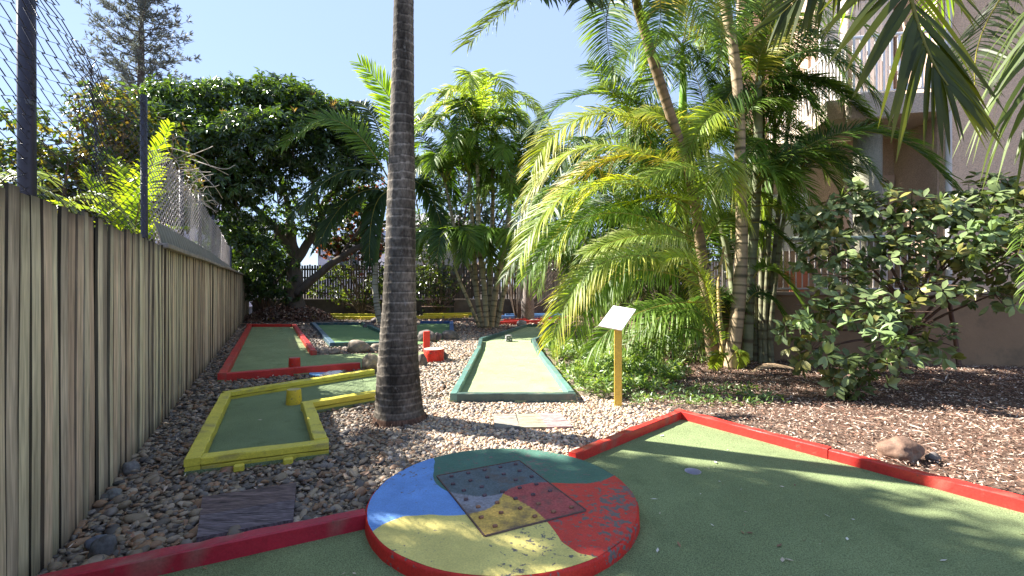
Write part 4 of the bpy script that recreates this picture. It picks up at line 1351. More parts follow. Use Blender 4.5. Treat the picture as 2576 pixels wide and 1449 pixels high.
# ------------------------------------------------------------------ cane palm clump on the right
cd = 7.7
cb = gp(1815, 918)
cp = thing('cane_palm_clump', (cb.x, cb.y, 0), 'big clump of yellow green cane palms on the right beside the sign', 'palm clump')
def sp(lst): return [pt(*q) for q in lst]
ringed_stem(cp, sp([(1795, 921, 8.0), (1778, 750, 7.9), (1760, 600, 7.8), (1735, 440, 7.6), (1700, 330, 7.4), (1655, 190, 7.2), (1628, 100, 7.1), (1600, 0, 7.0), (1585, -120, 7.0)]), [.11, .10, .09, .085, .085, .08, .078, .07, .05], c1=(.24, .17, .10), step=.13, seed=1)
ringed_stem(cp, sp([(1838, 925, 7.75), (1858, 760, 7.7), (1866, 600, 7.7), (1862, 430, 7.6), (1860, 300, 7.55), (1848, 150, 7.5), (1822, 0, 7.5), (1800, -160, 7.5)]), [.12, .11, .10, .09, .085, .082, .08, .075, .05], c1=(.38, .29, .18), step=.14, seed=2)
ringed_stem(cp, sp([(1880, 905, 8.0), (1888, 700, 7.95), (1899, 560, 7.9), (1906, 400, 7.8), (1908, 235, 7.7), (1905, 170, 7.7)]), [.085, .08, .075, .07, .07, .04], c1=(.22, .24, .14), step=.16, seed=3)
ringed_stem(cp, sp([(1812, 925, 7.6), (1818, 860, 7.6), (1810, 790, 7.6), (1808, 700, 7.7), (1822, 620, 7.7)]), [.045, .04, .03, .025, .015], c1=(.42, .30, .12), step=.12, seed=4)
ringed_stem(cp, sp([(1770, 915, 8.2), (1745, 760, 8.3), (1725, 560, 8.4), (1718, 330, 8.4), (1718, 220, 8.4), (1716, 110, 8.4)]), [.075, .065, .06, .06, .075, .03], c1=(.26, .28, .12), step=.15, seed=5, top=(.60, (.16, .34, .03)))
ringed_stem(cp, sp([(1850, 912, 8.3), (1840, 700, 8.5), (1800, 500, 8.6), (1780, 380, 8.6)]), [.07, .06, .055, .03], c1=(.2, .22, .12), step=.15, seed=6)
# (base, middle, tip as x, y, depth ; leaflet length ; base colour ; tip colour)
Y1, Y2 = (.30, .38, .03), (.42, .44, .04)
FR = [
 ((1700, 345, 7.4), (1480, 290, 6.9), (1335, 430, 6.4), .52, Y1, YEL_),
 ((1715, 330, 8.2), (1500, 235, 8.0), (1345, 330, 7.6), .55, DKG, GRN),
 ((1690, 420, 7.2), (1470, 370, 6.6), (1318, 505, 6.2), .50, YGR, YEL_),
 ((1740, 440, 7.0), (1550, 395, 6.6), (1370, 520, 6.2), .50, Y2, ORG_),
 ((1750, 520, 6.9), (1470, 470, 6.4), (1305, 655, 5.9), .50, YGR, Y2),
 ((1760, 560, 6.8), (1540, 455, 6.2), (1400, 640, 5.8), .48, Y1, YEL_),
 ((1745, 600, 6.9), (1500, 540, 6.4), (1330, 690, 6.0), .46, GRN, YGR),
 ((1770, 520, 6.6), (1640, 500, 6.1), (1480, 560, 5.8), .46, Y1, YGR),
 ((1750, 610, 6.9), (1620, 590, 6.5), (1470, 640, 6.2), .38, YGR, (.5, .5, .3)),
 ((1770, 700, 6.6), (1530, 655, 6.0), (1385, 860, 5.6), .46, YGR, YEL_),
 ((1760, 720, 6.4), (1560, 690, 5.9), (1440, 850, 5.5), .42, GRN, YGR),
 ((1800, 850, 6.9), (1740, 660, 6.1), (1615, 700, 5.6), .36, Y1, (.5, .5, .22)),
 ((1800, 860, 7.4), (1720, 640, 7.0), (1600, 560, 6.8), .42, YGR, YEL_),
 ((1770, 760, 6.9), (1600, 790, 6.3), (1480, 890, 6.0), .40, GRN, YGR),
 ((1780, 820, 7.1), (1700, 780, 6.6), (1560, 880, 6.3), .38, GRN, YGR),
 ((1790, 850, 7.0), (1690, 830, 6.6), (1600, 930, 6.4), .34, GRN, YGR),
 ((1780, 640, 7.6), (1640, 620, 7.4), (1520, 760, 7.2), .45, GRN, YGR),
 ((1800, 480, 7.2), (1720, 420, 6.6), (1580, 470, 6.2), .46, YGR, YGR),
 ((1716, 120, 8.4), (1640, 90, 8.0), (1530, 190, 7.6), .50, GRN, YGR),
 ((1716, 110, 8.4), (1720, 20, 8.2), (1660, -60, 8.0), .50, YGR, YGR),
 ((1716, 115, 8.4), (1790, 60, 8.1), (1880, 150, 7.9), .50, GRN, YGR),
 ((1716, 120, 8.4), (1760, 150, 7.8), (1800, 300, 7.4), .46, DKG, GRN),
 ((1716, 120, 8.4), (1660, 190, 7.9), (1570, 330, 7.6), .46, GRN, YGR),
 ((1660, 340, 8.3), (1560, 220, 8.0), (1480, 160, 7.8), .50, GRN, YGR),
 ((1640, 360, 8.2), (1560, 250, 7.7), (1510, 215, 7.4), .46, (.24, .34, .03), YGR),
 ((1595, -40, 7.0), (1530, 20, 6.6), (1545, 190, 6.2), .5, GRN, YGR),
 ((1595, -60, 7.0), (1400, -50, 6.2), (1180, 110, 5.7), .55, (.07, .10, .02), YGR),
 ((1595, -70, 7.0), (1480, -75, 6.0), (1350, -20, 5.2), .80, (.03, .06, .015), DKG),
 ((1595, -70, 7.0), (1560, -90, 6.0), (1470, 0, 5.2), .62, (.03, .05, .012), (.08, .10, .02)),
 ((1600, -60, 7.0), (1700, -60, 6.8), (1790, 90, 6.6), .55, GRN, YEL_),
 ((1600, -50, 7.0), (1660, 0, 6.4), (1640, 140, 6.1), .45, GRN, YGR),
 ((1800, -140, 7.5), (1730, -40, 7.0), (1660, 30, 6.6), .50, (.35, .28, .03), YEL_),
 ((1800, -140, 7.5), (1900, -80, 7.1), (1960, 80, 6.8), .50, GRN, YEL_),
 ((1800, -130, 7.5), (1850, -20, 6.9), (1800, 130, 6.5), .45, GRN, YGR),
 ((1905, 200, 7.7), (1860, 100, 7.4), (1800, 60, 7.2), .46, GRN, YGR),
 ((1905, 200, 7.7), (1960, 60, 7.3), (2050, 40, 7.0), .45, GRN, YGR),
 ((1908, 225, 7.6), (2060, 130, 7.0), (2232, 290, 6.5), .50, DKG, GRN),
 ((1908, 225, 7.6), (1990, 210, 7.0), (2080, 330, 6.7), .42, DKG, GRN),
 ((1905, 210, 7.7), (1920, 120, 7.0), (1985, 30, 6.6), .42, (.12, .16, .02), YEL_),
 ((1905, 220, 7.7), (1850, 220, 7.2), (1790, 330, 6.9), .42, DKG, GRN),
 ((1900, 470, 7.6), (2160, 330, 6.8), (2395, 470, 6.2), .56, DKG, GRN),
 ((1900, 450, 7.6), (2010, 390, 7.0), (2110, 480, 6.6), .42, DKG, YGR),
 ((1900, 480, 7.6), (1990, 430, 7.0), (2060, 560, 6.6), .42, GRN, YGR),
 ((1895, 520, 7.6), (1990, 540, 7.2), (2070, 640, 7.0), .38, GRN, YEL_),
 ((1895, 560, 7.6), (1960, 590, 7.2), (2050, 700, 7.0), .36, DKG, GRN),
 ((1895, 700, 7.8), (1950, 680, 7.5), (2030, 790, 7.2), .34, GRN, YGR),
 ((1880, 760, 7.6), (1930, 740, 7.3), (1985, 830, 7.1), .32, DKG, GRN),
 ((1866, 420, 7.5), (1830, 420, 6.7), (1885, 560, 6.3), .42, Y1, (.55, .55, .25)),
 ((1862, 430, 7.5), (1800, 420, 6.7), (1760, 560, 6.4), .40, YGR, YGR),
 ((1862, 430, 7.5), (1930, 420, 6.9), (1980, 520, 6.5), .40, GRN, YGR),
 ((1862, 300, 7.5), (1790, 290, 7.0), (1720, 400, 6.6), .44, YGR, Y2),
 ((1862, 300, 7.5), (1930, 250, 7.1), (2010, 330, 6.8), .42, GRN, YGR),
 ((1735, 420, 7.4), (1680, 300, 7.1), (1590, 290, 6.8), .46, YGR, YEL_),
 ((1735, 430, 7.4), (1640, 440, 7.0), (1560, 560, 6.7), .44, GRN, YGR),
 ((1730, 430, 7.4), (1770, 330, 7.1), (1830, 350, 6.9), .42, GRN, YGR),
 ((1760, 560, 7.9), (1590, 380, 8.2), (1420, 450, 8.3), .50, DKG, GRN),
 ((1770, 560, 8.1), (1560, 500, 8.4), (1430, 600, 8.4), .46, DKG, GRN),
 ((1780, 700, 8.0), (1640, 620, 8.2), (1520, 700, 8.3), .46, DKG, GRN),
 ((1800, 800, 8.0), (1700, 680, 8.3), (1590, 740, 8.4), .46, DKG, GRN),
 ((1820, 900, 7.4), (1770, 800, 7.0), (1690, 880, 6.7), .32, GRN, YGR),
 ((1830, 915, 7.3), (1860, 880, 7.0), (1855, 925, 6.8), .16, YGR, Y1),
 ((1835, 930, 7.0), (1815, 890, 6.8), (1790, 940, 6.7), .16, YGR, Y1),
 ((1780, 830, 8.0), (1660, 760, 8.1), (1550, 820, 8.2), .40, DKG, GRN),
 ((1830, 700, 8.4), (1790, 560, 8.6), (1700, 520, 8.7), .46, DKG, GRN),
 ((1840, 600, 8.4), (1860, 440, 8.6), (1930, 420, 8.6), .46, DKG, GRN),
 ((1780, 380, 8.6), (1700, 280, 8.8), (1610, 300, 8.9), .48, DKG, GRN),
 ((1780, 380, 8.6), (1830, 240, 8.8), (1930, 260, 8.8), .48, DKG, GRN),
 ((1780, 380, 8.6), (1760, 220, 8.8), (1700, 120, 8.8), .48, DKG, GRN),
 ((1860, 860, 7.8), (1800, 740, 8.1), (1740, 760, 8.3), .36, DKG, GRN),
]
rf = random.Random(99)
hubs = [(1716, 115, 8.4), (1905, 215, 7.7), (1862, 420, 7.6), (1735, 430, 7.5), (1780, 380, 8.6), (1770, 620, 7.8), (1790, 760, 7.8), (1850, 560, 8.4), (1700, 330, 7.6), (1900, 500, 7.8)]
for q in range(22):
    h_ = hubs[q % len(hubs)]
    a = rf.uniform(0, 2 * math.pi); rx = rf.uniform(110, 190); ry = rf.uniform(60, 110)
    if h_[0] > 1840 and rf.random() < .6: a = rf.uniform(-1.2, .6)
    tx, ty = h_[0] + rx * math.cos(a), h_[1] + ry * math.sin(a) + 60
    FR.append((h_, ((h_[0] + tx) / 2, (h_[1] + ty) / 2 - 70, h_[2] - .1), (tx, ty, h_[2] + rf.uniform(-.6, .4)), .42, rf.choice([DKG, GRN, GRN, YGR]), rf.choice([GRN, YGR, YGR])))
for q in range(16):
    h_ = rf.choice([(1905, 215, 7.7), (1900, 480, 7.6), (1880, 340, 7.9), (1862, 420, 7.6)])
    tx, ty = h_[0] + rf.uniform(90, 300), h_[1] + rf.uniform(-120, 170)
    FR.append((h_, ((h_[0] + tx) / 2, (h_[1] + ty) / 2 - 65, h_[2] - .3), (tx, ty, h_[2] - rf.uniform(.2, 1.0)), .42, rf.choice([DKG, GRN]), rf.choice([GRN, YGR, YEL_])))
for q in (2, 3, 5, 7): FR[q] = (FR[q][0], (*FR[q][1][:2], FR[q][1][2] + .8), (*FR[q][2][:2], FR[q][2][2] + 1.2), *FR[q][3:])
FR = FR[:99]
for i, (b, mi, ti, ll, c0, c1) in enumerate(FR):
    pb, pm, ptip = pt(*b), pt(mi[0], mi[1], mi[2] + .35), pt(ti[0], ti[1], ti[2] + (.8 if b[1] > -30 else .2))
    L = (ptip - pb).length + .3
    dr = .55 if ll < .6 else .8
    frond(cp, pb, pm, ptip, n=int(32 + 30 * L), ll=ll * (1.15 if ll < .6 else 1), lw=.020 if ll < .6 else .05, lift=R.uniform(.15, .45), droop=dr * R.uniform(.35, .8), col=c0, tipc=c1, seed=i + 100, pet=.12 if ll > .3 else .3, roll=R.uniform(-.3, .3), rr=.011, upv=(0, -.55, .85))

# ------------------------------------------------------------------ palm overhanging from beyond the right edge
op = thing('overhanging_palm', (4.75, 2.9, 0), 'broad leaved palm fronds hanging in from the top right corner', 'palm tree')
ringed_stem(op, [(4.75, 2.9, -.02), (4.72, 2.92, 2), (4.65, 3.0, 4.6)], [.14, .11, .09], name='trunk', seed=9)
bs = (4.65, 3.0, 4.55)
frond(op, pt(2262, -420, 3.0), pt(2285, -40, 2.75), pt(2385, 215, 2.55), n=28, ll=.70, lw=.046, lift=-.05, droop=.20, pet=.05, col=(.05, .07, .014), tipc=(.07, .08, .014), seed=301, rr=.018, ang0=62, ang1=16, st=7, upv=(0, -.8, .5))
frond(op, pt(2440, -420, 3.3), pt(2200, -190, 3.3), pt(1960, 40, 3.4), n=34, ll=.50, lw=.036, lift=-.05, droop=.25, pet=.05, col=(.04, .06, .014), tipc=(.09, .10, .016), seed=311, rr=.014, ang0=60, ang1=22, st=6, upv=(0, -.8, .5))
m = MB((.25, .27, .06)); m.tube(smooth_path([bs, pt(2560, -520, 3.3), pt(2440, -420, 3.3)], 6), .014, n=8); m.build('leaf_stalk', M['cane'], op, smooth=True)
m = MB((.25, .27, .06)); m.tube(smooth_path([bs, pt(2500, -560, 3.2), pt(2262, -420, 3.0)], 6), .02, n=8); m.build('leaf_stalk', M['cane'], op, smooth=True)
frond(op, bs, pt(2560, -60, 3.9), pt(2452, 215, 3.6), n=60, ll=.42, lw=.018, lift=.1, droop=.4, col=(.03, .05, .012), tipc=(.07, .09, .02), seed=302, pet=.3)
frond(op, bs, pt(2690, -60, 3.1), pt(2700, 280, 2.9), n=22, ll=.66, lw=.030, lift=.0, droop=.75, col=(.035, .06, .014), tipc=(.20, .26, .06), seed=303, pet=.3, ang0=70, ang1=40, st=7)
frond(op, bs, pt(2800, -160, 2.6), pt(2700, 200, 2.3), n=26, ll=.6, lw=.03, lift=.0, droop=.7, col=(.035, .06, .014), tipc=(.16, .22, .05), seed=304, pet=.3, st=6)
for q in range(6):
    a = -.9 + q * .62
    t0 = Vector(bs); L = 2.1
    frond(op, t0, t0 + Vector((math.cos(a) * L * .55, math.sin(a) * L * .55, .5)), t0 + Vector((math.cos(a) * L, math.sin(a) * L, -.3)), n=36, ll=.55, lw=.03, seed=310 + q)
# low spiky leaves entering at the right edge
lp = thing('small_palm', (3.9 + 3.3, 5.9, 0), 'small palm with yellow green leaves entering at the right edge', 'palm')
for q, (mi, ti) in enumerate([((2650, 560, 5.6), (2560, 640, 5.3)), ((2660, 640, 5.5), (2590, 740, 5.3))]):
    frond(lp, pt(2740, 800, 5.9), pt(*mi), pt(*ti), n=30, ll=.30, lw=.020, col=GRN, tipc=YGR, seed=330 + q, droop=.5)

# ------------------------------------------------------------------ cane palm clump in the middle distance
mb_ = gp(1222, 826)
mp = thing('far_palm_clump', (mb_.x, mb_.y, 0), 'dark green clump of cane palms in the middle behind the red log round', 'palm clump')
stems = [((1215, 824, 14.8), (1200, 740, 14.9), (1188, 560, 15.0), (1180, 440, 15), .085),
         ((1225, 824, 14.6), (1216, 700, 14.6), (1205, 600, 14.6), (1200, 330, 14.6), .09),
         ((1235, 824, 14.9), (1252, 700, 14.9), (1275, 580, 14.9), (1290, 440, 15), .105),
         ((1245, 822, 15.1), (1272, 720, 15.2), (1300, 620, 15.2), (1320, 520, 15.2), .09),
         ((1210, 822, 15.3), (1190, 700, 15.5), (1150, 600, 15.5), (1120, 460, 15.5), .075),
         ((1230, 822, 15.2), (1235, 650, 15.6), (1240, 480, 15.6), (1235, 360, 15.6), .085),
         ((1205, 822, 14.5), (1180, 760, 14.3), (1150, 690, 14.2), (1140, 640, 14.2), .06),
         ((1250, 824, 14.6), (1262, 770, 14.5), (1270, 700, 14.4), (1262, 640, 14.4), .06)]
kq = 0
for i, (a, b, c, d, r) in enumerate(stems):
    P4 = sp([a, b, c, d])
    ringed_stem(mp, P4, [r, r * .9, r * .8, r * .5], c1=(.30, .26, .16), step=.17, n=10, seed=20 + i)
    topc = P4[-1]
    nf = 14 if i < 4 else 11
    for q in range(nf):
        az = 2 * math.pi * q / nf + i * .7 + R.uniform(-.25, .25)
        up_ = R.choice([2.0, 1.5, 1.1, .6, .3]) if i < 6 else .6
        L = R.uniform(1.5, 2.2) if i < 6 else 1.3
        dx, dy = math.cos(az) * L, math.sin(az) * L
        mi = topc + Vector((dx * .5, dy * .5, .35 + up_ * .6)); ti = topc + Vector((dx, dy * .8, up_ * .95 - R.uniform(.3, 1.0)))
        bright = i in (1, 5) and up_ > .8
        frond(mp, topc, mi, ti, n=50, ll=R.uniform(.62, .78), lw=.045, lift=.35, droop=.4, upv=(0, -.4, .9), col=YGR if bright else R.choice([GRN, GRN, DKG]), tipc=R.choice([YGR, YGR, YEL_]) if bright else R.choice([GRN, GRN, GRN, YGR]), seed=400 + kq, st=4, rr=.014)
        kq += 1

# darker cane palms filling in behind the sunlit clump
db = gp(1600, 862)
dp = thing('dark_palm_clump', (db.x, db.y, 0), 'shaded dark green cane palms filling the space behind the sunlit clump', 'palm clump')
for i, (x1, y1, x2, y2, d) in enumerate([(1580, 862, 1520, 470, 10.8), (1600, 862, 1600, 380, 11), (1620, 862, 1660, 460, 11.2), (1640, 862, 1740, 400, 11), (1570, 862, 1450, 560, 10.9), (1650, 862, 1560, 600, 11.4), (1660, 862, 1690, 620, 11.2), (1690, 862, 1800, 520, 11.2), (1500, 862, 1440, 680, 11.6), (1710, 862, 1740, 660, 10.2), (1600, 862, 1600, 720, 9.6)]):
    P4 = sp([(x1, y1, d), ((x1 * .6 + x2 * .4), (y1 + y2) / 2, d), (x2, y2, d)])
    ringed_stem(dp, P4, [.065, .055, .04], c1=(.24, .22, .13), step=.17, n=9, seed=70 + i)
    for q in range(10):
        az = 2 * math.pi * q / 10 + i * .9 + R.uniform(-.25, .25); L = R.uniform(1.2, 1.8); up_ = R.choice([1.2, .8, .4])
        dx, dy = math.cos(az) * L, math.sin(az) * L
        frond(dp, P4[-1], P4[-1] + Vector((dx * .5, dy * .5, .3 + up_ * .5)), P4[-1] + Vector((dx, dy * .8, up_ * .8 - .9)), n=44, ll=R.uniform(.5, .62), lw=.034, lift=.3, droop=.45,
              upv=(0, -.4, .9), col=R.choice([GRN, DKG, DKG]), tipc=R.choice([GRN, GRN, YGR]), seed=700 + i * 12 + q, st=4, rr=.012)

wb = gp(1935, 905)
wp_ = thing('wall_palm_clump', (wb.x, 8.15, 0), 'dark cane palms rising against the patio railing right of the ringed stems', 'palm clump')
for i, (x1, x2, y2, d) in enumerate([(1925, 1950, 330, 8.15), (1935, 2000, 180, 8.2), (1915, 1920, 60, 8.2), (1940, 1990, 480, 8.1), (1900, 1850, 180, 8.3)]):
    b_ = pt(x1, 700, d); P4 = [Vector((b_.x, d, -.02)), (Vector((b_.x, d, .8))), pt((x1 + x2) / 2, (700 + y2) / 2, d), pt(x2, y2, d)]
    ringed_stem(wp_, P4, [.05, .045, .04, .03], c1=(.2, .2, .12), step=.15, n=9, seed=90 + i)
    for q in range(9):
        az = 2 * math.pi * q / 9 + i * .8 + R.uniform(-.25, .25); L = R.uniform(.9, 1.4); up_ = R.choice([1.3, .9, .5])
        dx, dy = math.cos(az) * L, math.sin(az) * L * .55 - .25
        frond(wp_, P4[-1], P4[-1] + Vector((dx * .5, dy * .5, .25 + up_ * .4)), P4[-1] + Vector((dx, dy, up_ * .7 - .6)), n=44, ll=R.uniform(.36, .46), lw=.022, lift=.3, droop=.4,
              upv=(0, -.5, .85), col=R.choice([GRN, DKG, DKG]), tipc=R.choice([GRN, GRN, YGR]), seed=850 + i * 12 + q, st=4, rr=.010)

# ------------------------------------------------------------------ feather palm behind the trunk
fb = gp(957, 815)
fp = thing('feather_palm', (fb.x, fb.y, 0), 'slim palm with long bright feathery leaves just behind the grey trunk', 'palm tree')
FDp = 16.0
ringed_stem(fp, sp([(958, 818, FDp), (950, 780, FDp), (944, 730, FDp), (944, 690, FDp), (952, 600, FDp), (975, 470, FDp)]), [.12, .10, .085, .08, .08, .06], name='trunk', c1=(.30, .28, .22), seed=33, top=(.45, (.08, .14, .04)))
FF = [((982, 450), (1003, 300), (905, 158), .95, (.20, .34, .02), (.34, .46, .03), .55),
      ((980, 455), (850, 305), (712, 365), .85, (.10, .19, .02), YGR, .6),
      ((978, 470), (870, 430), (735, 545), .80, (.03, .06, .02), (.08, .12, .02), .5),
      ((976, 480), (880, 500), (800, 620), .75, (.03, .06, .02), (.05, .09, .02), .4),
      ((985, 460), (1075, 400), (1150, 500), .75, (.03, .07, .02), GRN, .4),
      ((985, 470), (1065, 470), (1120, 610), .70, (.03, .06, .02), GRN, .4),
      ((982, 450), (930, 280), (860, 270), .65, (.05, .08, .03), (.08, .11, .04), .4),
      ((984, 450), (1060, 300), (1120, 330), .65, (.05, .09, .03), GRN, .4),
      ((980, 480), (940, 530), (930, 660), .60, (.03, .06, .02), DKG, .3)]
for i, (a, b, c, ll, c0, c1, li) in enumerate(FF):
    dz = [(.0, .1), (-.4, -1.2), (-.6, -1.6), (-.5, -1.0), (.3, .6), (-.4, -.8), (.8, 1.4), (.8, 1.6), (-.3, -.5)][i]
    frond(fp, pt(*a, FDp), pt(*b, FDp + dz[0]), pt(*c, FDp + dz[1]), n=80, ll=ll, lw=.062, lift=.12, droop=[.02, .12, .3, .35, .25, .3, .2, .2, .4][i], col=c0, tipc=c1, seed=500 + i, rr=.03, pet=.1, upv=[(0, -1, .05), (0, -.75, .65), (0, -.5, .8), (0, -.5, .8), (0, -.5, .8), (0, -.5, .8), (0, -.5, .8), (0, -.5, .8), (0, -.7, .6)][i], ang0=68, ang1=30)
m = MB((.25, .24, .2)); pk = [pt(1330, 700, 17.6), pt(1328, 792, 17.6)]
bt = thing('small_tree', (pk[1].x, 17.6, 0), 'single bare grey trunk by the blue edged lane at the back', 'tree')
m.tube(smooth_path([(pk[1].x, 17.6, -.02), (pk[1].x, 17.6, .9), (pk[0].x + .03, 17.6, 1.9), (pk[0].x + .1, 17.7, 4.2)], 5), [.25] * 5 + [.2] * 5 + [.15] * 6, n=14, col=(.20, .17, .15))
m.build('trunk', M['bark'], bt, smooth=True)
P, A = lobe_points([((pk[0].x + .1, 17.9, 4.6), (1.3, 1.1, .9))], 9, shell=(.3, 1))
rosettes(bt, 'crown', P, A, 7, .16, .06, [GRN, DKG], M['darkleaf'])

# ------------------------------------------------------------------ mango tree
MD = 17.5
mb0 = gp(748, 806)
mg = thing('mango_tree', (pt(748, 790, 18.5).x, 18.5, 0), 'large dark green spreading tree in the left background with low crooked limbs', 'tree')
TD = 18.5
limbs(mg, [(sp([(752, 812, TD), (745, 760, TD), (742, 690, TD), (738, 630, TD), (728, 560, TD)]), .42, .20),
           (sp([(742, 660, TD), (780, 600, TD), (806, 545, TD - .3), (820, 505, TD - .5), (870, 450, TD - .8)]), .20, .10),
           (sp([(750, 740, TD - .1), (800, 690, TD - .5), (870, 640, TD - .8), (960, 600, TD - 1)]), .19, .10),
           (sp([(738, 640, TD), (690, 570, TD - .4), (640, 520, TD - .8), (560, 440, TD - 1)]), .19, .08),
           (sp([(730, 590, TD), (720, 500, TD - .2), (690, 400, TD - .4)]), .16, .07),
           (sp([(806, 545, TD - .3), (790, 470, TD - .4), (760, 400, TD - .5)]), .10, .05),
           (sp([(680, 560, TD - .4), (620, 560, TD - .9), (560, 560, TD - 1.2)]), .09, .04),
           (sp([(860, 640, TD - .8), (900, 580, TD - .9), (930, 520, TD - 1)]), .07, .03)])
def lob(x, y, d, rx, ry, rz, w=1): c = pt(x, y, d); return ((c.x, c.y, c.z), (rx / F * d, rz, ry / F * d), w)
rsM = np.random.RandomState(5)
MGC = [(.042, .080, .026), (.055, .105, .03), (.032, .062, .026), (.07, .13, .025), (.038, .068, .034)]
top_l = [lob(480, 280, 16.6, 100, 62, 1.6), lob(590, 270, 17.2, 90, 58, 1.6), lob(690, 255, 17.6, 75, 50, 1.5), lob(740, 262, 17.2, 70, 46, 1.4), lob(800, 300, 17.2, 75, 52, 1.5), lob(870, 320, 17.6, 60, 50, 1.4),
         lob(440, 350, 15.8, 80, 80, 1.5), lob(540, 370, 15.8, 95, 80, 1.6), lob(640, 360, 16.0, 95, 75, 1.6), lob(740, 350, 16.2, 90, 70, 1.5), lob(830, 400, 16.8, 80, 60, 1.4)]
low_l = [lob(700, 730, 18.2, 60, 30, .6, .6), lob(640, 690, 18, 60, 45, .8, .7), lob(540, 480, 15.8, 80, 60, 1.2, .8), lob(790, 560, 17.8, 60, 40, .9, .5), lob(470, 520, 15.5, 60, 50, .9, .8), lob(600, 700, 18.5, 50, 50, .8, .8), lob(690, 660, 18, 60, 50, .8, .6), lob(500, 450, 16, 85, 60, 1.4, .8), lob(600, 460, 16, 90, 55, 1.5, .8), lob(700, 450, 16.4, 70, 40, 1.4, .45), lob(580, 560, 16.6, 75, 60, 1.3, .7), lob(640, 620, 17, 70, 60, 1.3, .7),
         lob(690, 540, 17, 55, 45, 1.2, .3), lob(850, 500, 17.4, 80, 50, 1.4, .4), lob(760, 500, 17.4, 60, 40, 1.2, .22), lob(560, 640, 17.5, 55, 50, 1.3, .7)]
top_l += [lob(410, 285, 16.2, 55, 55, 1.2), lob(400, 400, 15.6, 50, 70, 1.0), lob(900, 390, 17.2, 50, 60, 1.2)]
P, A = lobe_points(top_l, 19, rsM, shell=(.72, 1.05))
o = rosettes(mg, 'crown', P, A, 9, .24, .072, MGC, M['darkleaf'], rs=rsM, sag=.55, spread=.9)
P, A = lobe_points(low_l, 21, rsM, shell=(.35, 1.05))
rosettes(mg, 'lower_foliage', P, A, 8, .24, .066, MGC[:3], M['darkleaf'], rs=rsM, sag=.8, spread=.9)
P, A = lobe_points([lob(650, 225, 17, 45, 22, .7), lob(760, 245, 16.4, 45, 22, .7), lob(400, 270, 15.8, 40, 35, .8), lob(860, 330, 16.8, 30, 20, .6), lob(470, 235, 16.6, 70, 22, .7), lob(560, 220, 17, 60, 18, .6), lob(740, 225, 17.2, 60, 18, .6), lob(820, 265, 17, 50, 20, .6), lob(640, 310, 15.2, 80, 20, .6, .6), lob(520, 330, 15, 60, 20, .6, .6)], 15, rsM, shell=(.5, 1.05))
rosettes(mg, 'sunlit_rim_leaves', P, A, 9, .22, .065, [(.14, .22, .03), (.09, .15, .03)], M['leaf'], rs=rsM, sag=.5)  # yellow-green leaves: sunlight on the top rim put into their colour
P, A = lobe_points([lob(800, 285, 16.4, 60, 35, .8), lob(650, 300, 15.6, 120, 30, .9, .4)], 2.0, rsM, shell=(.9, 1.1))
rosettes(mg, 'flower_spikes', P, np.tile(np.array((0, 0, 1.0)), (len(P), 1)), 14, .20, .03, [(.36, .25, .17), (.30, .2, .12)], M['leaf'], rs=rsM, sag=-.6, spread=.5)
# twiggy branching inside the crown
m = MB((.10, .08, .065))
for q in range(150):
    l = top_l[q % len(top_l)] if q % 3 else low_l[q % len(low_l)]
    a = Vector(l[0]); dv = Vector(unit(rsM.normal(0, 1, 3)))
    b = a + Vector((dv.x * l[1][0], dv.y * l[1][1], dv.z * l[1][2])) * .9
    j0 = a + Vector((0, 0, -.9))
    m.tube([j0, (j0 + b) / 2 + Vector((0, 0, .12)), b], [.03, .02, .008], n=4, cap=False)
m.build('twigs', M['treebark'], mg)

# ------------------------------------------------------------------ dark leafy tree right of the mango limb, and hedge plants on the back fence
def bush(name, loc, lobes, dens, k, L, W, cols, label, cat='shrub', mat='darkleaf', shell=(.3, 1.05), sag=.4, stem=True, seed=1, lite=True, spread=1.0, twig_r=.012, fold=.25):
    rs = np.random.RandomState(seed)
    t = thing(name, loc, label, cat)
    P, A = lobe_points(lobes, dens, rs, shell)
    P[:, 2] = np.maximum(P[:, 2], .03)
    rosettes(t, 'foliage', P, A, k, L, W, cols, M[mat], rs=rs, sag=sag, lite=lite, spread=spread, fold=fold)
    if stem:
        m = MB((.12, .09, .07))
        for q in range(26):
            l = lobes[q % len(lobes)]
            dv = unit(rs.normal(0, 1, 3)); b = Vector(l[0]) + Vector((dv[0] * l[1][0], dv[1] * l[1][1], dv[2] * l[1][2])) * .85
            a = Vector((loc[0] + rs.uniform(-.06, .06), loc[1] + rs.uniform(-.06, .06), loc[2]))
            m.tube(smooth_path([a, Vector((a.x * .5 + b.x * .5 + rs.uniform(-.1, .1), a.y * .5 + b.y * .5, a.z * .6 + b.z * .4 + .1)), b], 4), [twig_r * 2.2 - twig_r * 1.7 * j / 8 for j in range(9)], n=5, cap=False)
        m.build('stems', M['treebark'], t)
    return t
c = pt(910, 700, 20.5)
bush('round_leaf_tree', (c.x, 20.5, 0), [lob(900, 560, 20.4, 70, 70, 1.2, .6), lob(860, 620, 20.4, 55, 35, 1.0, .5), lob(940, 620, 20.2, 55, 60, 1.0, .7), lob(930, 490, 20.0, 60, 50, 1.0, .7), lob(830, 600, 20, 50, 40, .9, .8), lob(880, 520, 19.5, 60, 50, 1, .6)], 16, 6, .17, .13, [(.03, .05, .02), (.05, .07, .02), (.025, .04, .02), (.18, .05, .03)], 'dark round leaved tree with a few red leaves behind the bent limb', 'tree', seed=41)
c = pt(1095, 700, 20.5)
bush('climbing_plant', (c.x, 21.2, 0), [lob(1080, 640, 21, 60, 60, .6), lob(1110, 710, 21, 60, 70, .6), lob(1060, 720, 21.2, 50, 60, .5)], 13, 6, .13, .08, [(.02, .035, .012), (.03, .05, .015), (.06, .09, .02)], 'dark dense climbing plant covering the fence right of the grey trunk', 'climber', seed=42)
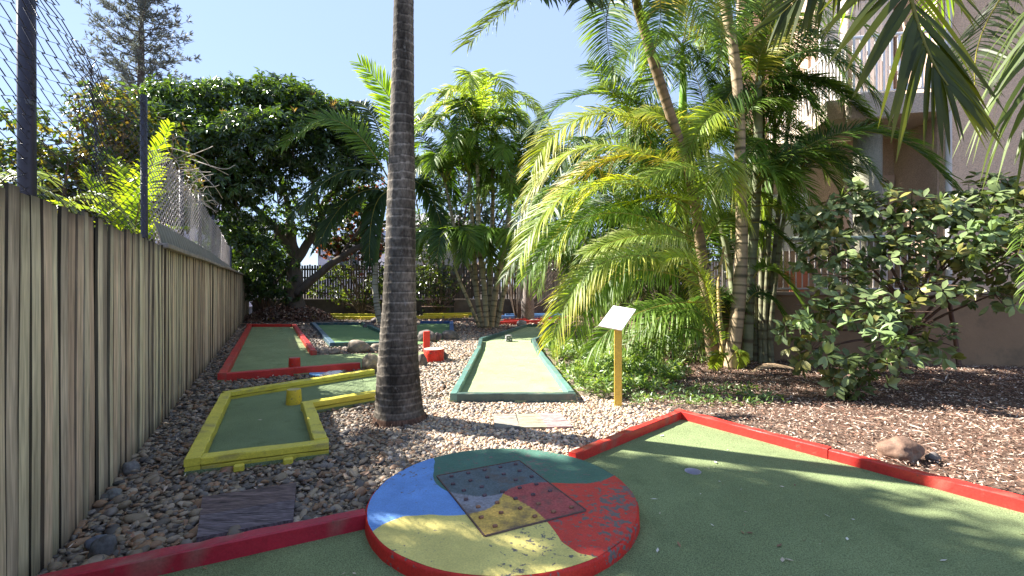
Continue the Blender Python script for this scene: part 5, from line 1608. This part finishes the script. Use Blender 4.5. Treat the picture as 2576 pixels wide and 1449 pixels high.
bush('hedge_shrub', (pt(660, 700, 20).x, 20.2, 0), [lob(640, 660, 20, 50, 55, .8), lob(690, 690, 20.3, 50, 55, .8), lob(650, 730, 20.4, 45, 35, .7), lob(620, 600, 19.5, 50, 50, .8), lob(690, 620, 20.5, 50, 50, .8)], 17, 6, .16, .06, [(.02, .04, .015), (.04, .08, .02)], 'dark shrub in the back corner left of the spreading tree', seed=43)
bush('hedge_shrub', (pt(960, 730, 20).x, 20.6, 0), [lob(940, 730, 20.6, 50, 40, .7), lob(980, 700, 20.6, 40, 60, .6), lob(870, 745, 20.8, 60, 22, .5, .7), lob(810, 720, 20.6, 60, 30, .6, .7), lob(860, 680, 20.6, 60, 30, .6, .7)], 14, 6, .14, .07, [(.02, .035, .012), (.05, .08, .02), (.10, .14, .03)], 'low dark shrub with pale leaf edges between the spreading tree and the grey trunk', seed=44)
bush('hedge_shrub', (pt(1300, 700, 19).x, 19.2, 0), [lob(1290, 620, 19.5, 60, 60, .8, .7), lob(1390, 560, 19.5, 90, 70, .8, .8), lob(1450, 640, 19.6, 70, 60, .8, .7)], 10, 6, .16, .07, [(.02, .04, .014), (.04, .07, .02)], 'dark shrub between the two cane palm clumps', seed=45)
bush('hedge_shrub', (pt(1560, 700, 19).x, 19.6, 0), [lob(1500, 640, 19.6, 70, 70, .8), lob(1590, 620, 19.6, 80, 80, .8), lob(1690, 640, 19.8, 80, 80, .8), lob(1790, 620, 19.8, 80, 80, .8), lob(1880, 640, 19.8, 70, 80, .8)], 11, 6, .17, .075, [(.02, .04, .014), (.04, .07, .02), (.07, .10, .02)], 'long dark hedge seen low through the cane palm stems', seed=47)
bush('background_tree', (pt(1120, 700, 25).x, 25, 0), [lob(1090, 440, 25, 70, 70, 1.6, .8), lob(1150, 500, 25, 80, 80, 1.6, .8), lob(1250, 450, 24.5, 70, 80, 1.5, .8), lob(1330, 470, 24.5, 60, 80, 1.5, .7), lob(1420, 420, 24.5, 80, 90, 1.5, .7), lob(1540, 440, 24.5, 80, 90, 1.5, .7), lob(1100, 560, 24.5, 80, 60, 1.4, .7), lob(1230, 560, 24.5, 90, 80, 1.4, .8), lob(1350, 580, 24.5, 80, 70, 1.4, .8), lob(1180, 400, 24, 70, 60, 1.4, .7)], 10, 7, .22, .08, [(.03, .055, .018), (.05, .09, .02)], 'dark leafy tree standing behind the far palm clump', 'tree', seed=46, twig_r=.05)

# ------------------------------------------------------------------ pine
nd = 46
nb = pt(350, 700, nd)
np_ = thing('norfolk_pine', (nb.x, nd, 0), 'tall sparse grey green pine rising at the left behind the spreading tree', 'tree')
m = MB((.12, .10, .09)); xt = (350 - CX) / F * nd
m.tube([(xt, nd, 0), (xt + .1, nd, 12), (xt + .2, nd, 24), (xt + .3, nd, 33)], [.5, .42, .28, .06], n=10)
m.build('trunk', M['treebark'], np_, smooth=True)
rsP = np.random.RandomState(8)
Ps, Ds = [], []
mbr = MB((.13, .11, .10))
z = 13.0
while z < 32.5:
    L0_ = float(np.interp(z, [13, 20, 26, 32.5], [5.6, 5.0, 4.2, 1.2]))
    nb_ = 6
    a0 = rsP.uniform(0, 6)
    for q in range(nb_):
        a = a0 + q * 2 * math.pi / nb_ + rsP.uniform(-.2, .2); L = L0_ * rsP.uniform(.7, 1.15)
        bpt = Vector((xt + .1, nd, z + rsP.uniform(-.3, .3)))
        pts = [bpt + Vector((math.cos(a) * L * s, math.sin(a) * L * s, L * (.10 * s + .22 * s * s))) for s in (0, .35, .7, 1)]
        mbr.tube(pts, [.07, .05, .03, .01], n=4, cap=False)
        for s in np.linspace(.25, 1, 9):
            c_ = np.array(pts[0]) + (np.array(pts[-1]) - np.array(pts[0])) * s
            c_[2] = bpt.z + L * (.10 * s + .22 * s * s)
            for e in range(5):
                if rsP.rand() < .52: continue
                Ps.append(c_ + rsP.normal(0, .16, 3)); 
                Ds.append(np.array((math.cos(a + rsP.normal(0, .8)), math.sin(a + rsP.normal(0, .8)), .5)))
    z += rsP.uniform(.85, 1.15)
mbr.build('branches', M['treebark'], np_)
rosettes(np_, 'foliage', np.array(Ps), np.array(Ds), 5, .55, .10, [(.12, .14, .12), (.15, .17, .15), (.18, .19, .17)], M['pine'], rs=rsP, sag=-.1, spread=.4)

# ------------------------------------------------------------------ greenery beyond the left fences
LY = [(.07, .12, .03), (.11, .16, .03), (.22, .19, .04), (.05, .09, .03), (.15, .10, .04)]
c = pt(300, 500, 9.5)
bush('yellow_green_bush', (c.x, c.y, 0), [lob(310, 330, 9.6, 90, 95, 1.0), lob(380, 400, 9.8, 60, 100, 1.0), lob(250, 440, 9.2, 80, 90, 1.0), lob(350, 500, 9.5, 70, 80, .9), lob(290, 260, 10, 60, 50, .9, .5), lob(210, 520, 9, 60, 60, .8, 1), lob(400, 520, 9.5, 50, 60, .8, 1), lob(440, 470, 11, 40, 80, .8, 1)], 52, 6, .12, .06, LY, 'yellow green leafy bush behind the chain link fence', mat='leaf', seed=51, twig_r=.03)
c = pt(90, 450, 8.5)
bush('thin_tree', (c.x, c.y, 0), [lob(60, 300, 8.5, 110, 40, .8, .5), lob(100, 400, 8.6, 110, 45, .8, .9), lob(40, 460, 8.4, 90, 40, .8, .9), lob(190, 420, 8.8, 50, 60, .7, .6), lob(170, 500, 8.8, 60, 40, .7, .8)], 34, 6, .12, .06, LY[:4], 'loose leafy tree behind the chain link mesh at the far left', 'tree', mat='leaf', seed=52, twig_r=.03)
yp = thing('yellow_palm', (pt(330, 600, 6.8).x, 6.8, 0), 'bright yellow green palm leaves rising behind the fence between the dark posts', 'palm')
for i, (a, b, c, ll) in enumerate([((330, 640, 6.8), (300, 560, 6.8), (150, 515, 6.6), .40), ((335, 640, 6.8), (350, 520, 6.8), (400, 370, 6.7), .42), ((338, 640, 6.8), (375, 470, 7.2), (428, 312, 7.4), .36), ((330, 640, 6.8), (270, 520, 6.9), (210, 440, 6.9), .40), ((332, 640, 6.8), (300, 590, 6.6), (190, 580, 6.4), .34), ((340, 640, 6.8), (390, 590, 6.6), (455, 575, 6.4), .3), ((330, 640, 6.8), (330, 500, 7.1), (290, 400, 7.3), .38), ((330, 640, 7.2), (250, 520, 8.0), (215, 420, 8.4), .30)]):
    frond(yp, pt(*a), pt(*b), pt(*c), n=44, ll=ll, lw=.035, lift=.5, droop=.3, col=(.17, .27, .02), tipc=(.32, .37, .03), seed=550 + i, roll=.5 if i in (1, 2) else 0, rr=.012)
ringed_stem(yp, [pt(330, 720, 6.85), pt(331, 680, 6.8), pt(332, 630, 6.8)], [.07, .06, .05], seed=61)
gpc = thing('grey_palm', (pt(60, 520, 4.6).x, 4.6, 0), 'pale grey green palm leaf lying behind the top of the fence at the far left', 'palm')
for i, (a, b, c) in enumerate([((-60, 540, 4.6), (60, 470, 4.8), (190, 530, 5.0)), ((-60, 540, 4.6), (30, 440, 5.0), (110, 450, 5.4)), ((120, 560, 5.6), (230, 490, 5.8), (330, 560, 6.0))]):
    frond(gpc, pt(*a), pt(*b), pt(*c), n=40, ll=.34, lw=.02, lift=.2, droop=.4, col=(.10, .15, .07), tipc=(.2, .24, .12), seed=580 + i)
ringed_stem(gpc, [(pt(-60, 540, 4.6).x, 4.6, 0), pt(-60, 620, 4.6), pt(-60, 540, 4.6)], [.06, .05, .04], seed=62)

# tree outside the frame at the upper left; its crown dapples the near lane and disc
sx, sy = SUN_H.x / math.tan(SUN_EL), SUN_H.y / math.tan(SUN_EL)
rsT = np.random.RandomState(21)
st_ = thing('shade_tree', (-9.5, 5.6, 0), 'leafy tree beyond the paling fence whose crown shades the near lane', 'tree')
lb = []
def shade(gx_, gy_, z, r, w=1): lb.append(((gx_ + sx * z, gy_ + sy * z, z), (r, r, r * .55), w))
for g in [(-.9, 2.6, 7.2, .55), (-.3, 3.25, 7.4, .55), (1.0, 3.05, 7.3, .5), (1.5, 2.75, 7.6, .7), (.0, 3.1, 7.2, .45), (.9, 2.5, 7.3, .5), (2.2, 2.5, 7.2, .55), (1.2, 2.2, 7.5, .6), (2.0, 2.0, 7.7, .55), (.7, 2.75, 7.2, .45), (.2, 3.0, 7.0, .4), (-.6, 1.9, 7.3, .55), (2.7, 1.9, 7.0, .4), (1.0, 3.35, 7.2, .35), (.45, 2.85, 7.3, .4), (.35, 2.45, 7.4, .35), (1.15, 2.7, 7.1, .4), (1.9, 2.45, 7.6, .4), (1.9, 3.05, 7.4, .4), (.6, 2.3, 7.4, .45), (1.6, 1.6, 7.5, .5), (-.2, 2.1, 7.5, .3),
          (-1.4, 3.6, 7.0, .5), (-1.0, 4.1, 6.8, .35), (-1.8, 2.9, 7.2, .7), (-1.6, 2.1, 7.2, .7)]:
    shade(*g)
P, A = lobe_points(lb, 34, rsT, shell=(.0, 1.05))
rosettes(st_, 'crown', P, A, 6, .16, .085, MGC, M['darkleaf'], rs=rsT)
cen_ = Vector((-9.0, 5.7, 6.2))
limbs(st_, [([(-9.5, 5.6, -.02), (-9.4, 5.6, 3), (-9.0, 5.7, 6.2)], .24, .14)] + [([cen_, cen_.lerp(Vector(l[0]), .5) + Vector((0, 0, .15)), Vector(l[0])], .07, .02) for l in lb])

# ------------------------------------------------------------------ broad leaved shrub on the right
shb = gp(2255, 935)
ss = thing('broad_leaved_shrub', (shb.x, shb.y, 0), 'big shrub with broad glossy leaves in front of the right wall', 'shrub')
rsS = np.random.RandomState(31)
SL = [lob(2060, 560, 6.9, 60, 90, .45, .9), lob(2160, 520, 6.9, 90, 70, .5), lob(2290, 540, 6.6, 110, 80, .5), lob(2440, 520, 6.4, 110, 70, .5), lob(2540, 480, 6.3, 60, 60, .5), lob(2100, 640, 6.6, 95, 55, .5), lob(2260, 640, 6.3, 110, 55, .5),
      lob(2430, 630, 6.2, 120, 60, .5), lob(2540, 680, 6.1, 70, 50, .4, .7), lob(2090, 780, 6.0, 95, 45, .4), lob(2230, 790, 5.8, 110, 60, .4), lob(2130, 700, 6.2, 100, 45, .4, .8), lob(2330, 720, 6.1, 90, 45, .4, .7),
      lob(2040, 880, 5.7, 60, 50, .3, 1.0), lob(2130, 930, 5.55, 70, 55, .3, 1.2), lob(2230, 890, 5.6, 60, 50, .3, .9), lob(2360, 860, 5.9, 70, 45, .3, .7), lob(2160, 985, 5.5, 35, 35, .2, 1.2), lob(2010, 830, 5.8, 55, 25, .3, .8)]
SC_ = [(.13, .175, .065), (.16, .21, .08), (.10, .135, .05), (.19, .25, .10), (.20, .19, .05)]
SL += [lob(2540, 580, 6.0, 70, 60, .4), lob(2500, 740, 6.0, 80, 45, .35, .7), lob(2560, 640, 5.7, 50, 50, .3)]
P, A = lobe_points(SL, 19, rsS, shell=(.25, 1.05))
A = unit(A + np.array((-.2, -.4, .5)))
rosettes(ss, 'foliage', P, A, 6, .135, .068, SC_, M['shrubleaf'], rs=rsS, lite=False, sag=.25, spread=1.0, fold=.12, curl=.22)
P, A = lobe_points([lob(2480, 590, 5.9, 60, 35, .3), lob(2230, 830, 5.4, 90, 35, .25), lob(2060, 800, 5.7, 50, 30, .25)], 14, rsS, shell=(.4, 1.0))
rosettes(ss, 'pale_leaves', P, A, 7, .13, .06, [(.16, .23, .09), (.13, .20, .08)], M['shrubleaf'], rs=rsS, lite=False, sag=.2, fold=.12)
b0 = Vector((shb.x, shb.y, -.02))
specs = [([b0, b0 + Vector((.02, -.1, .55)), b0 + Vector((.05, -.2, 1.1))], .055, .045), ([gp(2412, 925), gp(2412, 925) + Vector((-.05, 0, .5)), pt(2380, 720, 6.6)], .035, .03)]
fork = b0 + Vector((.05, -.2, 1.05))
for i, l in enumerate(SL):
    c = Vector(l[0]); s0 = fork if i < 9 else b0 + Vector((.02, -.1, .55))
    specs.append(([s0, s0.lerp(c, .5) + Vector((0, 0, .06)), c], .028, .009))
limbs(ss, specs, col=(.14, .09, .07))
m = MB((.15, .10, .075))
for l in SL:
    for q in range(9):
        dv = unit(rsS.normal(0, 1, 3)); c = Vector(l[0]); e = c + Vector((dv[0] * l[1][0], dv[1] * l[1][1], dv[2] * l[1][2])) * .9
        m.tube([c, (c + e) / 2 + Vector((0, 0, .02)), e], [.008, .006, .004], n=4, cap=False)
m.build('twigs', M['treebark'], ss)

# ------------------------------------------------------------------ ground cover beside the green lane
rsG = np.random.RandomState(77)
gpoly = [(.80, 5.75), (1.05, 5.45), (1.35, 5.65), (1.8, 5.85), (2.3, 6.3), (2.7, 7.0), (2.6, 7.8), (2.4, 8.8), (1.2, 10.2), (.70, 10.4), (.68, 9.0), (.76, 7.2)]
n = 5200
X = rsG.uniform(.6, 3.6, n); Y = rsG.uniform(5.4, 10.5, n)
k_ = in_poly(X, Y, gpoly); X, Y = X[k_], Y[k_]
dens = np.array([noise.noise(Vector((x * 1.6, y * 1.6, 3))) for x, y in zip(X, Y)])
keep = rsG.rand(len(X)) < np.clip(.75 + dens * .9 - .28 * np.clip(X - 1.7, 0, 2), .08, 1); X, Y, dens = X[keep], Y[keep], dens[keep]
H = np.clip(.16 + dens * .22, .03, .34) * np.clip(1.25 - .35 * (X - .9), .35, 1)
P = np.stack([X, Y, H * rsG.uniform(.3, 1.15, len(X))], 1)
A = unit(np.stack([rsG.normal(0, .5, len(X)), rsG.normal(0, .5, len(X)), np.ones(len(X))], 1))
o = rosettes(None, 'ground_cover', P, A, 6, .085, .030, [(.12, .20, .05), (.18, .26, .09), (.08, .14, .04), (.30, .36, .20), (.14, .22, .05)], M['leaf'], rs=rsG, sag=.1, spread=.9)
tag(o, 'low variegated leafy ground cover beside the dark green lane', 'ground cover', kind='stuff')
n = 240
X = rsG.uniform(1.4, 3.2, n); Y = rsG.uniform(5.2, 6.2, n)
P = np.stack([X, Y, rsG.uniform(.02, .05, n)], 1); A = unit(np.stack([rsG.normal(0, .6, n), rsG.normal(0, .6, n), np.ones(n)], 1))
o = rosettes(None, 'sparse_ground_cover', P, A, 5, .055, .026, [(.10, .17, .05), (.14, .2, .07)], M['leaf'], rs=rsG, sag=.1)
tag(o, 'sparse small green sprigs on the mulch near the sign post', 'ground cover', kind='stuff')
# leafy tufts at the foot of the cane palms
c = gp(1700, 900)
bush('fern_tuft', (c.x, c.y, 0), [lob(1640, 870, 6.9, 70, 45, .4), lob(1720, 850, 7.2, 60, 60, .4), lob(1590, 900, 6.7, 50, 30, .3)], 16, 7, .15, .02, [(.06, .11, .03), (.09, .15, .03), (.12, .18, .05)], 'feathery dark green undergrowth at the foot of the cane palms', 'fern', seed=71, mat='leaf', sag=.3, twig_r=.006)
